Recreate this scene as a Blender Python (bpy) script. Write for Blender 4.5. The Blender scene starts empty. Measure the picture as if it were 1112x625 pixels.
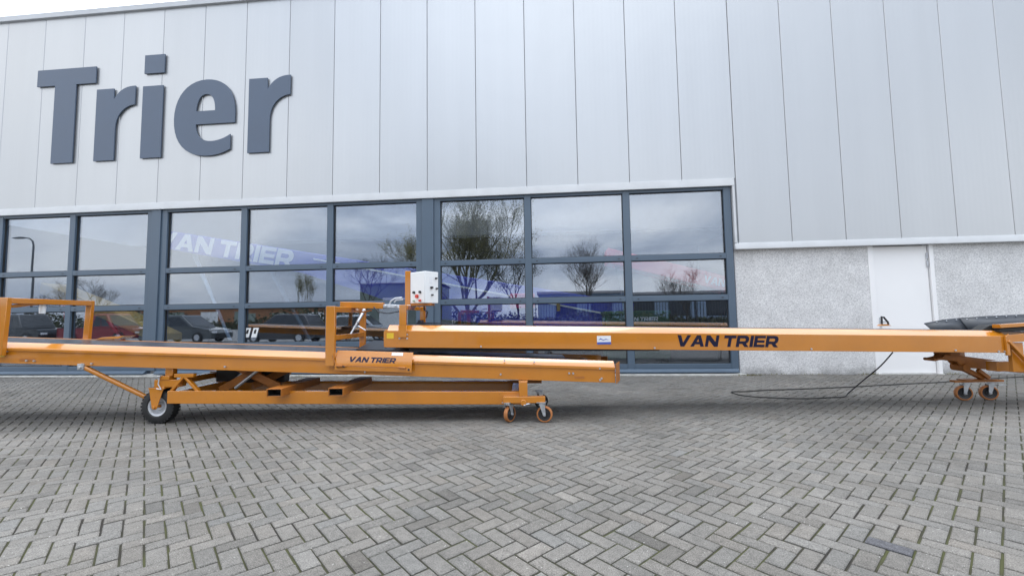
import bpy, bmesh, math, random
from mathutils import Vector, Matrix
random.seed(11)
sc = bpy.context.scene
COL = sc.collection
PI = math.pi
R = math.radians

# ------------------------------------------------------------------ materials
def new_mat(name):
    m = bpy.data.materials.new(name); m.use_nodes = True
    nt = m.node_tree; b = nt.nodes['Principled BSDF']
    return m, nt, b

def mat(name, col, rough=.5, metal=0., spec=.5, var=.06, scale=6., bump=0., bscale=60., coat=0., rvar=.1):
    """plain painted / bare surface with a little mottling in tone and gloss"""
    m, nt, b = new_mat(name); N = nt.nodes; L = nt.links
    tc = N.new('ShaderNodeTexCoord')
    nz = N.new('ShaderNodeTexNoise'); nz.inputs['Scale'].default_value = scale; nz.inputs['Detail'].default_value = 6
    L.new(tc.outputs['Object'], nz.inputs['Vector'])
    mr = N.new('ShaderNodeMapRange'); mr.inputs['From Min'].default_value = .3; mr.inputs['From Max'].default_value = .7
    mr.inputs['To Min'].default_value = 1 - var; mr.inputs['To Max'].default_value = 1 + var
    L.new(nz.outputs['Fac'], mr.inputs['Value'])
    mx = N.new('ShaderNodeVectorMath'); mx.operation = 'SCALE'; mx.inputs[0].default_value = col[:3]
    L.new(mr.outputs['Result'], mx.inputs['Scale']); L.new(mx.outputs['Vector'], b.inputs['Base Color'])
    m2 = N.new('ShaderNodeMapRange'); m2.inputs['From Min'].default_value = .3; m2.inputs['From Max'].default_value = .7
    m2.inputs['To Min'].default_value = max(.02, rough * (1 - rvar)); m2.inputs['To Max'].default_value = min(1, rough * (1 + rvar))
    L.new(nz.outputs['Fac'], m2.inputs['Value']); L.new(m2.outputs['Result'], b.inputs['Roughness'])
    b.inputs['Metallic'].default_value = metal; b.inputs['Specular IOR Level'].default_value = spec
    b.inputs['Coat Weight'].default_value = coat; b.inputs['Coat Roughness'].default_value = .08
    if bump:
        n2 = N.new('ShaderNodeTexNoise'); n2.inputs['Scale'].default_value = bscale; n2.inputs['Detail'].default_value = 4
        L.new(tc.outputs['Object'], n2.inputs['Vector'])
        bp = N.new('ShaderNodeBump'); bp.inputs['Strength'].default_value = bump; bp.inputs['Distance'].default_value = .01
        L.new(n2.outputs['Fac'], bp.inputs['Height']); L.new(bp.outputs['Normal'], b.inputs['Normal'])
    return m

M = {}
def paint_mat():
    m = mat('orange_paint', (.53, .192, .013), .2, spec=.4, var=.05, scale=2.2, coat=.9, bump=.008, bscale=7)
    nt = m.node_tree; N = nt.nodes; L = nt.links; b = N['Principled BSDF']
    b.inputs['Coat IOR'].default_value = 1.6; b.inputs['Coat Roughness'].default_value = .05
    src = b.inputs['Base Color'].links[0].from_socket
    tc = N.new('ShaderNodeTexCoord')
    def mask(scale, lo, hi, det):
        n = N.new('ShaderNodeTexNoise'); n.inputs['Scale'].default_value = scale; n.inputs['Detail'].default_value = det; n.inputs['Roughness'].default_value = .65; L.new(tc.outputs['Object'], n.inputs['Vector'])
        r = N.new('ShaderNodeMapRange'); r.inputs['From Min'].default_value = lo; r.inputs['From Max'].default_value = hi; L.new(n.outputs['Fac'], r.inputs['Value']); return r.outputs['Result']
    def over(a, fac, col, k):
        mm = N.new('ShaderNodeMath'); mm.operation = 'MULTIPLY'; mm.inputs[1].default_value = k; L.new(fac, mm.inputs[0])
        x = N.new('ShaderNodeMix'); x.data_type = 'RGBA'; L.new(mm.outputs[0], x.inputs['Factor']); L.new(a, x.inputs['A']); x.inputs['B'].default_value = (*col, 1); return x.outputs['Result']
    c = over(src, mask(3.5, .5, .72, 8), (.3, .14, .04), .18)          # road grime
    c = over(c, mask(26, .69, .72, 3), (.16, .07, .03), .8)           # chips and scuffs
    c = over(c, mask(1.1, .55, .75, 6), (.5, .3, .12), .12)          # dust film
    L.new(c, b.inputs['Base Color'])
    return m
M['orange'] = paint_mat()
M['orange_dark'] = mat('orange_paint_shaded', (.36, .125, .018), .5, var=.15, scale=7)  # darker copy of the orange, with the shade under the machines in its colour
M['belt'] = mat('belt_rubber', (.03, .034, .045), .3, var=.25, scale=5, bump=.15, bscale=90)
M['rubber'] = mat('black_rubber', (.018, .019, .02), .6, var=.3, scale=12, bump=.1)
M['skirt'] = mat('rubber_sheet', (.02, .025, .033), .4, var=.2, scale=5, bump=.03, bscale=10)
M['zinc'] = mat('zinc_steel', (.55, .57, .6), .38, metal=.75, var=.15, scale=20)
M['rim'] = mat('wheel_rim_paint', (.5, .52, .55), .35, metal=.3, var=.1, scale=20)
M['casttyre'] = mat('polyurethane_tread', (.42, .16, .05), .5, var=.15, scale=15)
M['navy'] = mat('navy_vinyl', (.008, .008, .03), .55, spec=.25, var=.05)
M['white'] = mat('white_enamel', (.78, .8, .81), .35, var=.02, scale=3)
M['sticker'] = mat('white_sticker', (.75, .77, .8), .4, var=.03)
M['stickblue'] = mat('blue_sticker', (.06, .1, .4), .4)
M['yellow'] = mat('yellow_sticker', (.75, .5, .03), .4)
M['red'] = mat('red_button', (.6, .05, .03), .35)
M['knob'] = mat('black_plastic', (.02, .02, .022), .35)
M['green_b'] = mat('green_button', (.35, .5, .4), .35)
M['frame'] = mat('grey_blue_window_frame', (.085, .125, .175), .38, var=.04, scale=2, coat=.1)
M['letter'] = mat('blue_grey_letter_face', (.085, .118, .175), .42, var=.04, scale=1.5)
M['trim'] = mat('light_grey_trim', (.62, .64, .66), .4, var=.05, scale=3)
M['cap'] = mat('parapet_cap_grey', (.5, .52, .55), .4, var=.06, scale=2)
M['door'] = mat('white_door_paint', (.88, .88, .885), .42, var=.015, scale=1.5)
M['roof'] = mat('roof_grey', (.25, .25, .26), .8)
M['wall_in'] = mat('interior_wall_grey', (.06, .065, .07), .8)
M['floor_in'] = mat('interior_floor_concrete', (.07, .07, .07), .5)
M['cable'] = mat('black_cable', (.015, .015, .016), .55)
M['concrete'] = mat('pale_concrete', (.5, .5, .475), .85, var=.2, scale=7, bump=.3)
M['blue'] = mat('blue_machine_paint', (.032, .048, .5), .35, var=.1, scale=1.5)
M['blue_pale'] = mat('pale_blue_strut', (.3, .4, .52), .4)
M['boomwhite'] = mat('white_boom_lettering', (.85, .86, .88), .5)
M['redboom'] = mat('red_machine_paint', (.85, .03, .07), .35, var=.1, scale=1.5)
M['pink'] = mat('magenta_cover', (.6, .03, .2), .5)
M['greenbox'] = mat('dark_green_container', (.02, .1, .05), .5, var=.1)
M['yelmach'] = mat('yellow_machine_paint', (.42, .28, .08), .4, var=.15, scale=2)
M['bark'] = mat('tree_bark', (.055, .045, .035), .9, var=.3, scale=8)
M['bark_g'] = mat('green_grey_bark', (.11, .105, .055), .9, var=.3, scale=8)
M['bud'] = mat('spring_buds', (.21, .195, .075), .8, var=.35, scale=1.2)
M['ever'] = mat('dark_evergreen_leaves', (.03, .045, .022), .8, var=.4, scale=1.2)
M['hedge'] = mat('dark_hedge_leaves', (.045, .05, .025), .9, var=.4, scale=1.)
M['fence'] = mat('black_fence_paint', (.02, .02, .022), .5)
M['lamp'] = mat('lamp_post_grey', (.06, .065, .07), .5)
M['lampglass'] = mat('lamp_lens', (.6, .6, .58), .3)
M['shed'] = mat('grey_green_sheeting', (.16, .2, .18), .6, var=.12, scale=.6)
M['farblue'] = mat('blue_grey_cladding', (.16, .22, .3), .6, var=.08, scale=.3)
M['farwhite'] = mat('white_panel', (.6, .62, .63), .6, var=.08, scale=.3)
M['bench'] = mat('rust_brown_edging', (.22, .1, .045), .7, var=.2)
M['carglass'] = mat('car_glass', (.02, .025, .03), .08, spec=.7)
M['chrome'] = mat('bright_metal', (.7, .7, .72), .2, metal=.9)
M['taillight'] = mat('tail_light_red', (.4, .02, .02), .2)
M['headlight'] = mat('headlight_lens', (.7, .72, .75), .15)
for n, c in dict(car_dark=(.025, .03, .035), car_red=(.2, .016, .022), car_grey=(.07, .08, .085), car_black=(.035, .035, .04), car_silver=(.42, .46, .5), car_white=(.6, .62, .64)).items():
    M[n] = mat(n + '_paint', c, .22, coat=.6, var=.02)

# pavers: per-brick tone from a face attribute, aggregate speckle, dirt and moss patches of their own
def paver_mat(name, brick_tex=False):
    m, nt, b = new_mat(name); N = nt.nodes; L = nt.links
    geo = N.new('ShaderNodeNewGeometry')
    at = N.new('ShaderNodeAttribute'); at.attribute_name = 'tone'
    def noise(scale, det=5, rough=.6):
        n = N.new('ShaderNodeTexNoise'); n.inputs['Scale'].default_value = scale; n.inputs['Detail'].default_value = det
        n.inputs['Roughness'].default_value = rough; L.new(geo.outputs['Position'], n.inputs['Vector']); return n
    def ramp(src, stops):
        r = N.new('ShaderNodeValToRGB'); e = r.color_ramp.elements
        while len(e) < len(stops): e.new(.5)
        for k, (p, c) in enumerate(stops): e[k].position = p; e[k].color = (c, c, c, 1) if not isinstance(c, tuple) else (*c, 1)
        L.new(src, r.inputs['Fac']); return r.outputs['Color']
    def mul(a, c, mode='MULTIPLY', fac=1.):
        x = N.new('ShaderNodeMix'); x.data_type = 'RGBA'; x.blend_type = mode; x.inputs['Factor'].default_value = fac
        L.new(a, x.inputs['A']); L.new(c, x.inputs['B']); return x.outputs['Result']
    fine = ramp(noise(170, 3).outputs['Fac'], [(.3, .42), (.5, 1.), (.7, 1.55)])
    mid = ramp(noise(22, 6).outputs['Fac'], [(.3, .8), (.52, 1.), (.75, 1.14)])
    big = ramp(noise(.75, 5).outputs['Fac'], [(.3, .8), (.5, 1.), (.68, 1.2)])
    c = N.new('ShaderNodeCombineColor')
    base = at.outputs['Color']
    spots = ramp(noise(1.7, 7, .7).outputs['Fac'], [(.0, 1.), (.6, 1.), (.7, .72)])          # old drips and stains
    x = mul(mul(mul(mul(base, fine), mid), big), spots)
    # pale flecks of aggregate
    vo = N.new('ShaderNodeTexVoronoi'); vo.inputs['Scale'].default_value = 45; L.new(geo.outputs['Position'], vo.inputs['Vector'])
    fl = ramp(vo.outputs['Distance'], [(.0, 1.), (.11, 1.), (.14, 0.)])
    n3 = ramp(noise(9, 2).outputs['Fac'], [(.56, 0.), (.62, 1.)])
    ff = mul(fl, n3)
    mx = N.new('ShaderNodeMix'); mx.data_type = 'RGBA'; L.new(ff, mx.inputs['Factor']); L.new(x, mx.inputs['A']); mx.inputs['B'].default_value = (.5, .49, .46, 1)
    L.new(mx.outputs['Result'], b.inputs['Base Color'])
    b.inputs['Roughness'].default_value = .82; b.inputs['Specular IOR Level'].default_value = .35
    bp = N.new('ShaderNodeBump'); bp.inputs['Strength'].default_value = .35; bp.inputs['Distance'].default_value = .004
    L.new(noise(120, 4).outputs['Fac'], bp.inputs['Height']); L.new(bp.outputs['Normal'], b.inputs['Normal'])
    return m
M['paver'] = paver_mat('concrete_pavers')

def joint_mat():
    m, nt, b = new_mat('joint_sand_and_moss'); N = nt.nodes; L = nt.links
    geo = N.new('ShaderNodeNewGeometry')
    n = N.new('ShaderNodeTexNoise'); n.inputs['Scale'].default_value = 2.2; n.inputs['Detail'].default_value = 8; L.new(geo.outputs['Position'], n.inputs['Vector'])
    r = N.new('ShaderNodeValToRGB'); e = r.color_ramp.elements
    e[0].position = .38; e[0].color = (.024, .021, .016, 1); e[1].position = .6; e[1].color = (.05, .054, .016, 1)
    L.new(n.outputs['Fac'], r.inputs['Fac']); L.new(r.outputs['Color'], b.inputs['Base Color']); b.inputs['Roughness'].default_value = .95
    return m
M['joint'] = joint_mat()

def yard_mat():
    m, nt, b = new_mat('far_paving'); N = nt.nodes; L = nt.links
    geo = N.new('ShaderNodeNewGeometry')
    mp = N.new('ShaderNodeMapping'); mp.inputs['Rotation'].default_value = (0, 0, R(44)); L.new(geo.outputs['Position'], mp.inputs['Vector'])
    br = N.new('ShaderNodeTexBrick'); br.inputs['Scale'].default_value = 1.; br.inputs['Brick Width'].default_value = .2; br.inputs['Row Height'].default_value = .1
    br.inputs['Mortar Size'].default_value = .005; br.inputs['Color1'].default_value = (.2, .2, .195, 1); br.inputs['Color2'].default_value = (.25, .25, .245, 1)
    br.inputs['Mortar'].default_value = (.07, .07, .06, 1); L.new(mp.outputs['Vector'], br.inputs['Vector'])
    n = N.new('ShaderNodeTexNoise'); n.inputs['Scale'].default_value = .5; n.inputs['Detail'].default_value = 6; L.new(geo.outputs['Position'], n.inputs['Vector'])
    mr = N.new('ShaderNodeMapRange'); mr.inputs['To Min'].default_value = .75; mr.inputs['To Max'].default_value = 1.2; L.new(n.outputs['Fac'], mr.inputs['Value'])
    v = N.new('ShaderNodeVectorMath'); v.operation = 'SCALE'; L.new(br.outputs['Color'], v.inputs[0]); L.new(mr.outputs['Result'], v.inputs['Scale'])
    L.new(v.outputs['Vector'], b.inputs['Base Color']); b.inputs['Roughness'].default_value = .9
    return m
M['yard'] = yard_mat()

def pebble_mat():
    m, nt, b = new_mat('pebbledash'); N = nt.nodes; L = nt.links
    tc = N.new('ShaderNodeTexCoord')
    vo = N.new('ShaderNodeTexVoronoi'); vo.inputs['Scale'].default_value = 75; L.new(tc.outputs['Object'], vo.inputs['Vector'])
    sx = N.new('ShaderNodeSeparateColor'); L.new(vo.outputs['Color'], sx.inputs['Color'])
    r = N.new('ShaderNodeValToRGB'); e = r.color_ramp.elements; e.new(.5); e.new(.8)
    for k, (p, c) in enumerate([(0., (.47, .47, .475)), (.3, (.61, .61, .615)), (.65, (.7, .7, .705)), (1., (.81, .81, .805))]): e[k].position = p; e[k].color = (*c, 1)
    L.new(sx.outputs['Red'], r.inputs['Fac'])
    n = N.new('ShaderNodeTexNoise'); n.inputs['Scale'].default_value = 2.5; n.inputs['Detail'].default_value = 8; L.new(tc.outputs['Object'], n.inputs['Vector'])
    mr = N.new('ShaderNodeMapRange'); mr.inputs['From Min'].default_value = .3; mr.inputs['From Max'].default_value = .7; mr.inputs['To Min'].default_value = .9; mr.inputs['To Max'].default_value = 1.07; L.new(n.outputs['Fac'], mr.inputs['Value'])
    # splash dirt near the ground (a stain on the wall itself, ragged upper edge)
    sp = N.new('ShaderNodeSeparateXYZ'); L.new(tc.outputs['Object'], sp.inputs['Vector'])
    n2 = N.new('ShaderNodeTexNoise'); n2.inputs['Scale'].default_value = 4; n2.inputs['Detail'].default_value = 8; L.new(tc.outputs['Object'], n2.inputs['Vector'])
    ma = N.new('ShaderNodeMath'); ma.operation = 'MULTIPLY_ADD'; ma.inputs[1].default_value = -.5; L.new(n2.outputs['Fac'], ma.inputs[0]); L.new(sp.outputs['Z'], ma.inputs[2])
    m3 = N.new('ShaderNodeMapRange'); m3.inputs['From Min'].default_value = -.28; m3.inputs['From Max'].default_value = -.08; m3.inputs['To Min'].default_value = .55; m3.inputs['To Max'].default_value = 1.; L.new(ma.outputs[0], m3.inputs['Value'])
    mm = N.new('ShaderNodeMath'); mm.operation = 'MULTIPLY'; L.new(mr.outputs['Result'], mm.inputs[0]); L.new(m3.outputs['Result'], mm.inputs[1])
    v = N.new('ShaderNodeVectorMath'); v.operation = 'SCALE'; L.new(r.outputs['Color'], v.inputs[0]); L.new(mm.outputs[0], v.inputs['Scale'])
    L.new(v.outputs['Vector'], b.inputs['Base Color']); b.inputs['Roughness'].default_value = .85
    bp = N.new('ShaderNodeBump'); bp.inputs['Strength'].default_value = .5; bp.inputs['Distance'].default_value = .006; bp.invert = True
    L.new(vo.outputs['Distance'], bp.inputs['Height']); L.new(bp.outputs['Normal'], b.inputs['Normal'])
    return m
M['pebble'] = pebble_mat()

def clad_mat():
    m, nt, b = new_mat('silver_cladding'); N = nt.nodes; L = nt.links
    tc = N.new('ShaderNodeTexCoord')
    at = N.new('ShaderNodeAttribute'); at.attribute_name = 'tone'
    mp = N.new('ShaderNodeMapping'); mp.inputs['Scale'].default_value = (1.6, 1, .12); L.new(tc.outputs['Object'], mp.inputs['Vector'])
    n = N.new('ShaderNodeTexNoise'); n.inputs['Scale'].default_value = 1.5; n.inputs['Detail'].default_value = 6; L.new(mp.outputs['Vector'], n.inputs['Vector'])
    mr = N.new('ShaderNodeMapRange'); mr.inputs['From Min'].default_value = .3; mr.inputs['From Max'].default_value = .7; mr.inputs['To Min'].default_value = .98; mr.inputs['To Max'].default_value = 1.015; L.new(n.outputs['Fac'], mr.inputs['Value'])
    v = N.new('ShaderNodeVectorMath'); v.operation = 'SCALE'; L.new(at.outputs['Color'], v.inputs[0]); L.new(mr.outputs['Result'], v.inputs['Scale'])
    L.new(v.outputs['Vector'], b.inputs['Base Color'])
    b.inputs['Metallic'].default_value = .65; b.inputs['Roughness'].default_value = .36
    # shallow micro-ribs rolled into each panel, plus slight oil-canning
    wv = N.new('ShaderNodeTexWave'); wv.wave_type = 'BANDS'; wv.bands_direction = 'X'; wv.inputs['Scale'].default_value = 3.1; L.new(tc.outputs['Object'], wv.inputs['Vector'])
    n2 = N.new('ShaderNodeTexNoise'); n2.inputs['Scale'].default_value = .9; n2.inputs['Detail'].default_value = 2; L.new(tc.outputs['Object'], n2.inputs['Vector'])
    bp = N.new('ShaderNodeBump'); bp.inputs['Strength'].default_value = .05; bp.inputs['Distance'].default_value = .01; L.new(wv.outputs['Fac'], bp.inputs['Height'])
    b2 = N.new('ShaderNodeBump'); b2.inputs['Strength'].default_value = .12; b2.inputs['Distance'].default_value = .06; L.new(n2.outputs['Fac'], b2.inputs['Height']); L.new(bp.outputs['Normal'], b2.inputs['Normal'])
    L.new(b2.outputs['Normal'], b.inputs['Normal'])
    return m
M['clad'] = clad_mat()

def glass_mat():
    m = bpy.data.materials.new('coated_window_glass'); m.use_nodes = True; nt = m.node_tree; N = nt.nodes; L = nt.links
    N.remove(N['Principled BSDF']); out = N['Material Output']
    tr = N.new('ShaderNodeBsdfTransparent'); tr.inputs['Color'].default_value = (.8, .84, .87, 1)
    gl = N.new('ShaderNodeBsdfGlossy'); gl.inputs['Roughness'].default_value = .0; gl.inputs['Color'].default_value = (.84, .9, 1, 1)
    lw = N.new('ShaderNodeLayerWeight'); pw = N.new('ShaderNodeMath'); pw.operation = 'POWER'; pw.inputs[1].default_value = 5; L.new(lw.outputs['Facing'], pw.inputs[0])
    ad = N.new('ShaderNodeMath'); ad.operation = 'MULTIPLY_ADD'; ad.inputs[1].default_value = .72; ad.inputs[2].default_value = .205; L.new(pw.outputs[0], ad.inputs[0])
    cl = N.new('ShaderNodeMath'); cl.operation = 'MINIMUM'; cl.inputs[1].default_value = 1.; L.new(ad.outputs[0], cl.inputs[0])
    tc = N.new('ShaderNodeTexCoord'); n = N.new('ShaderNodeTexNoise'); n.inputs['Scale'].default_value = .8; n.inputs['Detail'].default_value = 1; L.new(tc.outputs['Object'], n.inputs['Vector'])
    bp = N.new('ShaderNodeBump'); bp.inputs['Strength'].default_value = .03; bp.inputs['Distance'].default_value = .02; L.new(n.outputs['Fac'], bp.inputs['Height']); L.new(bp.outputs['Normal'], gl.inputs['Normal'])
    mx = N.new('ShaderNodeMixShader'); L.new(cl.outputs[0], mx.inputs['Fac']); L.new(tr.outputs['BSDF'], mx.inputs[1]); L.new(gl.outputs['BSDF'], mx.inputs[2])
    L.new(mx.outputs['Shader'], out.inputs['Surface'])
    return m
M['glass'] = glass_mat()
M['added_rooflight'] = bpy.data.materials.new('clear_added_rooflight'); M['added_rooflight'].use_nodes = True
_n = M['added_rooflight'].node_tree.nodes; _n.remove(_n['Principled BSDF']); _t = _n.new('ShaderNodeBsdfTransparent'); _t.inputs['Color'].default_value = (.95, .97, 1, 1)
M['added_rooflight'].node_tree.links.new(_t.outputs['BSDF'], _n['Material Output'].inputs['Surface'])

# ------------------------------------------------------------------ mesh helpers
class MB:
    def __init__(s): s.v = []; s.f = []
    def add(s, vs, fs):
        o = len(s.v); s.v += [tuple(v) for v in vs]; s.f += [tuple(i + o for i in f) for f in fs]; return s
    def box(s, a, b):
        x0, y0, z0 = a; x1, y1, z1 = b
        return s.add([(x0, y0, z0), (x1, y0, z0), (x1, y1, z0), (x0, y1, z0), (x0, y0, z1), (x1, y0, z1), (x1, y1, z1), (x0, y1, z1)],
                     [(0, 3, 2, 1), (4, 5, 6, 7), (0, 1, 5, 4), (1, 2, 6, 5), (2, 3, 7, 6), (3, 0, 4, 7)])
    def bar(s, p, q, w, h, up=(0, 0, 1)):
        """rectangular bar from p to q, w across, h along 'up'"""
        p = Vector(p); q = Vector(q); d = (q - p).normalized(); up = Vector(up)
        if abs(d.dot(up)) > .99: up = Vector((1, 0, 0))
        r = d.cross(up).normalized(); u = r.cross(d)
        vs = []
        for c in (p, q):
            for a, b in ((-1, -1), (1, -1), (1, 1), (-1, 1)): vs.append(c + r * a * w / 2 + u * b * h / 2)
        return s.add(vs, [(0, 1, 2, 3), (7, 6, 5, 4), (0, 4, 5, 1), (1, 5, 6, 2), (2, 6, 7, 3), (3, 7, 4, 0)])
    def tube(s, pts, r, n=8, cap=True):
        pts = [Vector(p) for p in pts]; rs = r if isinstance(r, (list, tuple)) else [r] * len(pts)
        vs = []; ref = None
        for i, p in enumerate(pts):
            d = (pts[min(i + 1, len(pts) - 1)] - pts[max(i - 1, 0)]).normalized()
            if ref is None: ref = Vector((0, 0, 1)) if abs(d.z) < .9 else Vector((1, 0, 0))
            a = d.cross(ref).normalized(); b = a.cross(d); ref = b
            for k in range(n):
                t = 2 * PI * k / n; vs.append(p + (a * math.cos(t) + b * math.sin(t)) * rs[i])
        fs = []
        for i in range(len(pts) - 1):
            for k in range(n):
                k2 = (k + 1) % n; fs.append((i * n + k, i * n + k2, (i + 1) * n + k2, (i + 1) * n + k))
        if cap: fs.append(tuple(range(n - 1, -1, -1))); fs.append(tuple((len(pts) - 1) * n + k for k in range(n)))
        return s.add(vs, fs)
    def prism(s, poly, p0, p1, closed=True):
        """extrude a polygon given as 3-D points from offset p0 to offset p1"""
        n = len(poly); p0 = Vector(p0); p1 = Vector(p1)
        vs = [Vector(p) + p0 for p in poly] + [Vector(p) + p1 for p in poly]
        fs = [(k, (k + 1) % n, n + (k + 1) % n, n + k) for k in range(n if closed else n - 1)]
        if closed: fs += [tuple(range(n - 1, -1, -1)), tuple(range(n, 2 * n))]
        return s.add(vs, fs)
    def loft(s, secs, closed=True, caps=True):
        n = len(secs[0]); vs = [p for sec in secs for p in sec]; fs = []
        for i in range(len(secs) - 1):
            for k in range(n if closed else n - 1): fs.append((i * n + k, i * n + (k + 1) % n, (i + 1) * n + (k + 1) % n, (i + 1) * n + k))
        if caps: fs += [tuple(range(n - 1, -1, -1)), tuple((len(secs) - 1) * n + k for k in range(n))]
        return s.add(vs, fs)
    def lathe(s, prof, c, axis='y', n=32):
        """prof: (radius, along-axis) points, closed into a ring surface"""
        vs = []; m = len(prof)
        for k in range(n):
            t = 2 * PI * k / n
            for r, a in prof:
                if axis == 'y': vs.append((c[0] + r * math.cos(t), c[1] + a, c[2] + r * math.sin(t)))
                elif axis == 'z': vs.append((c[0] + r * math.cos(t), c[1] + r * math.sin(t), c[2] + a))
                else: vs.append((c[0] + a, c[1] + r * math.cos(t), c[2] + r * math.sin(t)))
        fs = []
        for k in range(n):
            k2 = (k + 1) % n
            for j in range(m): j2 = (j + 1) % m; fs.append((k * m + j, k * m + j2, k2 * m + j2, k2 * m + j))
        return s.add(vs, fs)
    def ball(s, c, r, n=8):
        return s.tube([(c[0], c[1], c[2] + r * math.cos(PI * k / n)) for k in range(n + 1)], [max(1e-4, r * math.sin(PI * k / n)) for k in range(n + 1)], n)
    def xf(s, mtx):
        s.v = [tuple(mtx @ Vector(v)) for v in s.v]; return s

def fix_normals(me):
    bm = bmesh.new(); bm.from_mesh(me); bmesh.ops.recalc_face_normals(bm, faces=bm.faces); bm.to_mesh(me); bm.free()

def pieces(mb, tol=.016):
    """split a mesh into the groups of islands that lie apart from each other"""
    n = len(mb.v); par = list(range(n))
    def find(i):
        while par[i] != i: par[i] = par[par[i]]; i = par[i]
        return i
    for f in mb.f:
        a = find(f[0])
        for i in f[1:]: par[find(i)] = a
    isl = {}
    for i in range(n): isl.setdefault(find(i), []).append(i)
    keys = list(isl)
    if len(keys) < 2: return [mb]
    bb = {}
    for k in keys:
        P = [mb.v[i] for i in isl[k]]; bb[k] = [(min(p[c] for p in P) - tol / 2, max(p[c] for p in P) + tol / 2) for c in range(3)]
    gp = {k: k for k in keys}
    def gf(k):
        while gp[k] != k: gp[k] = gp[gp[k]]; k = gp[k]
        return k
    for a in range(len(keys)):
        for b in range(a):
            A, B = bb[keys[a]], bb[keys[b]]
            if all(A[c][0] <= B[c][1] and B[c][0] <= A[c][1] for c in range(3)): gp[gf(keys[a])] = gf(keys[b])
    out = {}
    for f in mb.f: out.setdefault(gf(find(f[0])), []).append(f)
    if len(out) < 2: return [mb]
    res = []
    for fs in out.values():
        ids = sorted({i for f in fs for i in f}); mp = {i: k for k, i in enumerate(ids)}
        q = MB(); q.v = [mb.v[i] for i in ids]; q.f = [tuple(mp[i] for i in f) for f in fs]; res.append(q)
    return res

def obj(name, mb, m, parent=None, bevel=0., smooth=True, recalc=True, split=True):
    if split and parent is not None:
        ps = pieces(mb)
        if len(ps) > 1:
            os_ = [obj(name, p, m, parent, bevel, smooth, recalc, False) for p in ps]
            return os_[0]
    me = bpy.data.meshes.new(name); me.from_pydata(mb.v, [], mb.f); me.validate()
    if recalc: fix_normals(me)
    if smooth: me.shade_smooth(); me.set_sharp_from_angle(angle=R(32))
    me.materials.append(M[m] if isinstance(m, str) else m)
    o = bpy.data.objects.new(name, me); COL.objects.link(o)
    if parent: o.parent = parent
    if bevel:
        bv = o.modifiers.new('edge', 'BEVEL'); bv.width = bevel; bv.segments = 2; bv.limit_method = 'ANGLE'; bv.angle_limit = R(40)
    return o
def thing(name, label, cat, loc=(0, 0, 0), rotz=0., group=None):
    o = bpy.data.objects.new(name, None); COL.objects.link(o); o.empty_display_size = .2
    o.location = loc; o.rotation_euler = (0, 0, rotz); tag(o, label, cat, group); return o
def tag(o, label, cat, group=None):
    o['label'] = label; o['category'] = cat
    if group: o['group'] = group
    return o
def struct(name, mb, m, **k):
    o = obj(name, mb, m, **k); o['kind'] = 'structure'; return o

def bez(p0, p1, p2, p3, n=10):
    out = []
    for k in range(1, n + 1):
        t = k / n; u = 1 - t
        out.append((u**3 * p0[0] + 3 * u * u * t * p1[0] + 3 * u * t * t * p2[0] + t**3 * p3[0],
                    u**3 * p0[1] + 3 * u * u * t * p1[1] + 3 * u * t * t * p2[1] + t**3 * p3[1]))
    return out
def flat_shape(name, loops, depth, m, parent, frame, bevel=0.):
    """loops (outer outlines and holes) in 2-D, filled and extruded by depth; frame = 4x4 from (x, y, depth) to local space"""
    cu = bpy.data.curves.new(name, 'CURVE'); cu.dimensions = '2D'; cu.fill_mode = 'BOTH'; cu.extrude = depth / 2
    for lp in loops:
        sp = cu.splines.new('POLY'); sp.points.add(len(lp) - 1)
        for k, p in enumerate(lp): sp.points[k].co = (p[0], p[1], 0, 1)
        sp.use_cyclic_u = True
    tmp = bpy.data.objects.new(name, cu); COL.objects.link(tmp)
    dg = bpy.context.evaluated_depsgraph_get(); dg.update()
    me = bpy.data.meshes.new_from_object(tmp.evaluated_get(dg))
    bpy.data.objects.remove(tmp); bpy.data.curves.remove(cu)
    me.transform(frame); me.materials.clear(); me.materials.append(M[m]); me.name = name
    me.shade_smooth(); me.set_sharp_from_angle(angle=R(35))
    o = bpy.data.objects.new(name, me); COL.objects.link(o); o.parent = parent
    return o
def frame(o, x, y):
    """4x4 with origin o and in-plane axes x, y"""
    x = Vector(x).normalized(); y = Vector(y).normalized(); z = x.cross(y)
    f = Matrix.Identity(4)
    for i in range(3): f[i][0] = x[i]; f[i][1] = y[i]; f[i][2] = z[i]; f[i][3] = o[i]
    return f

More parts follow.
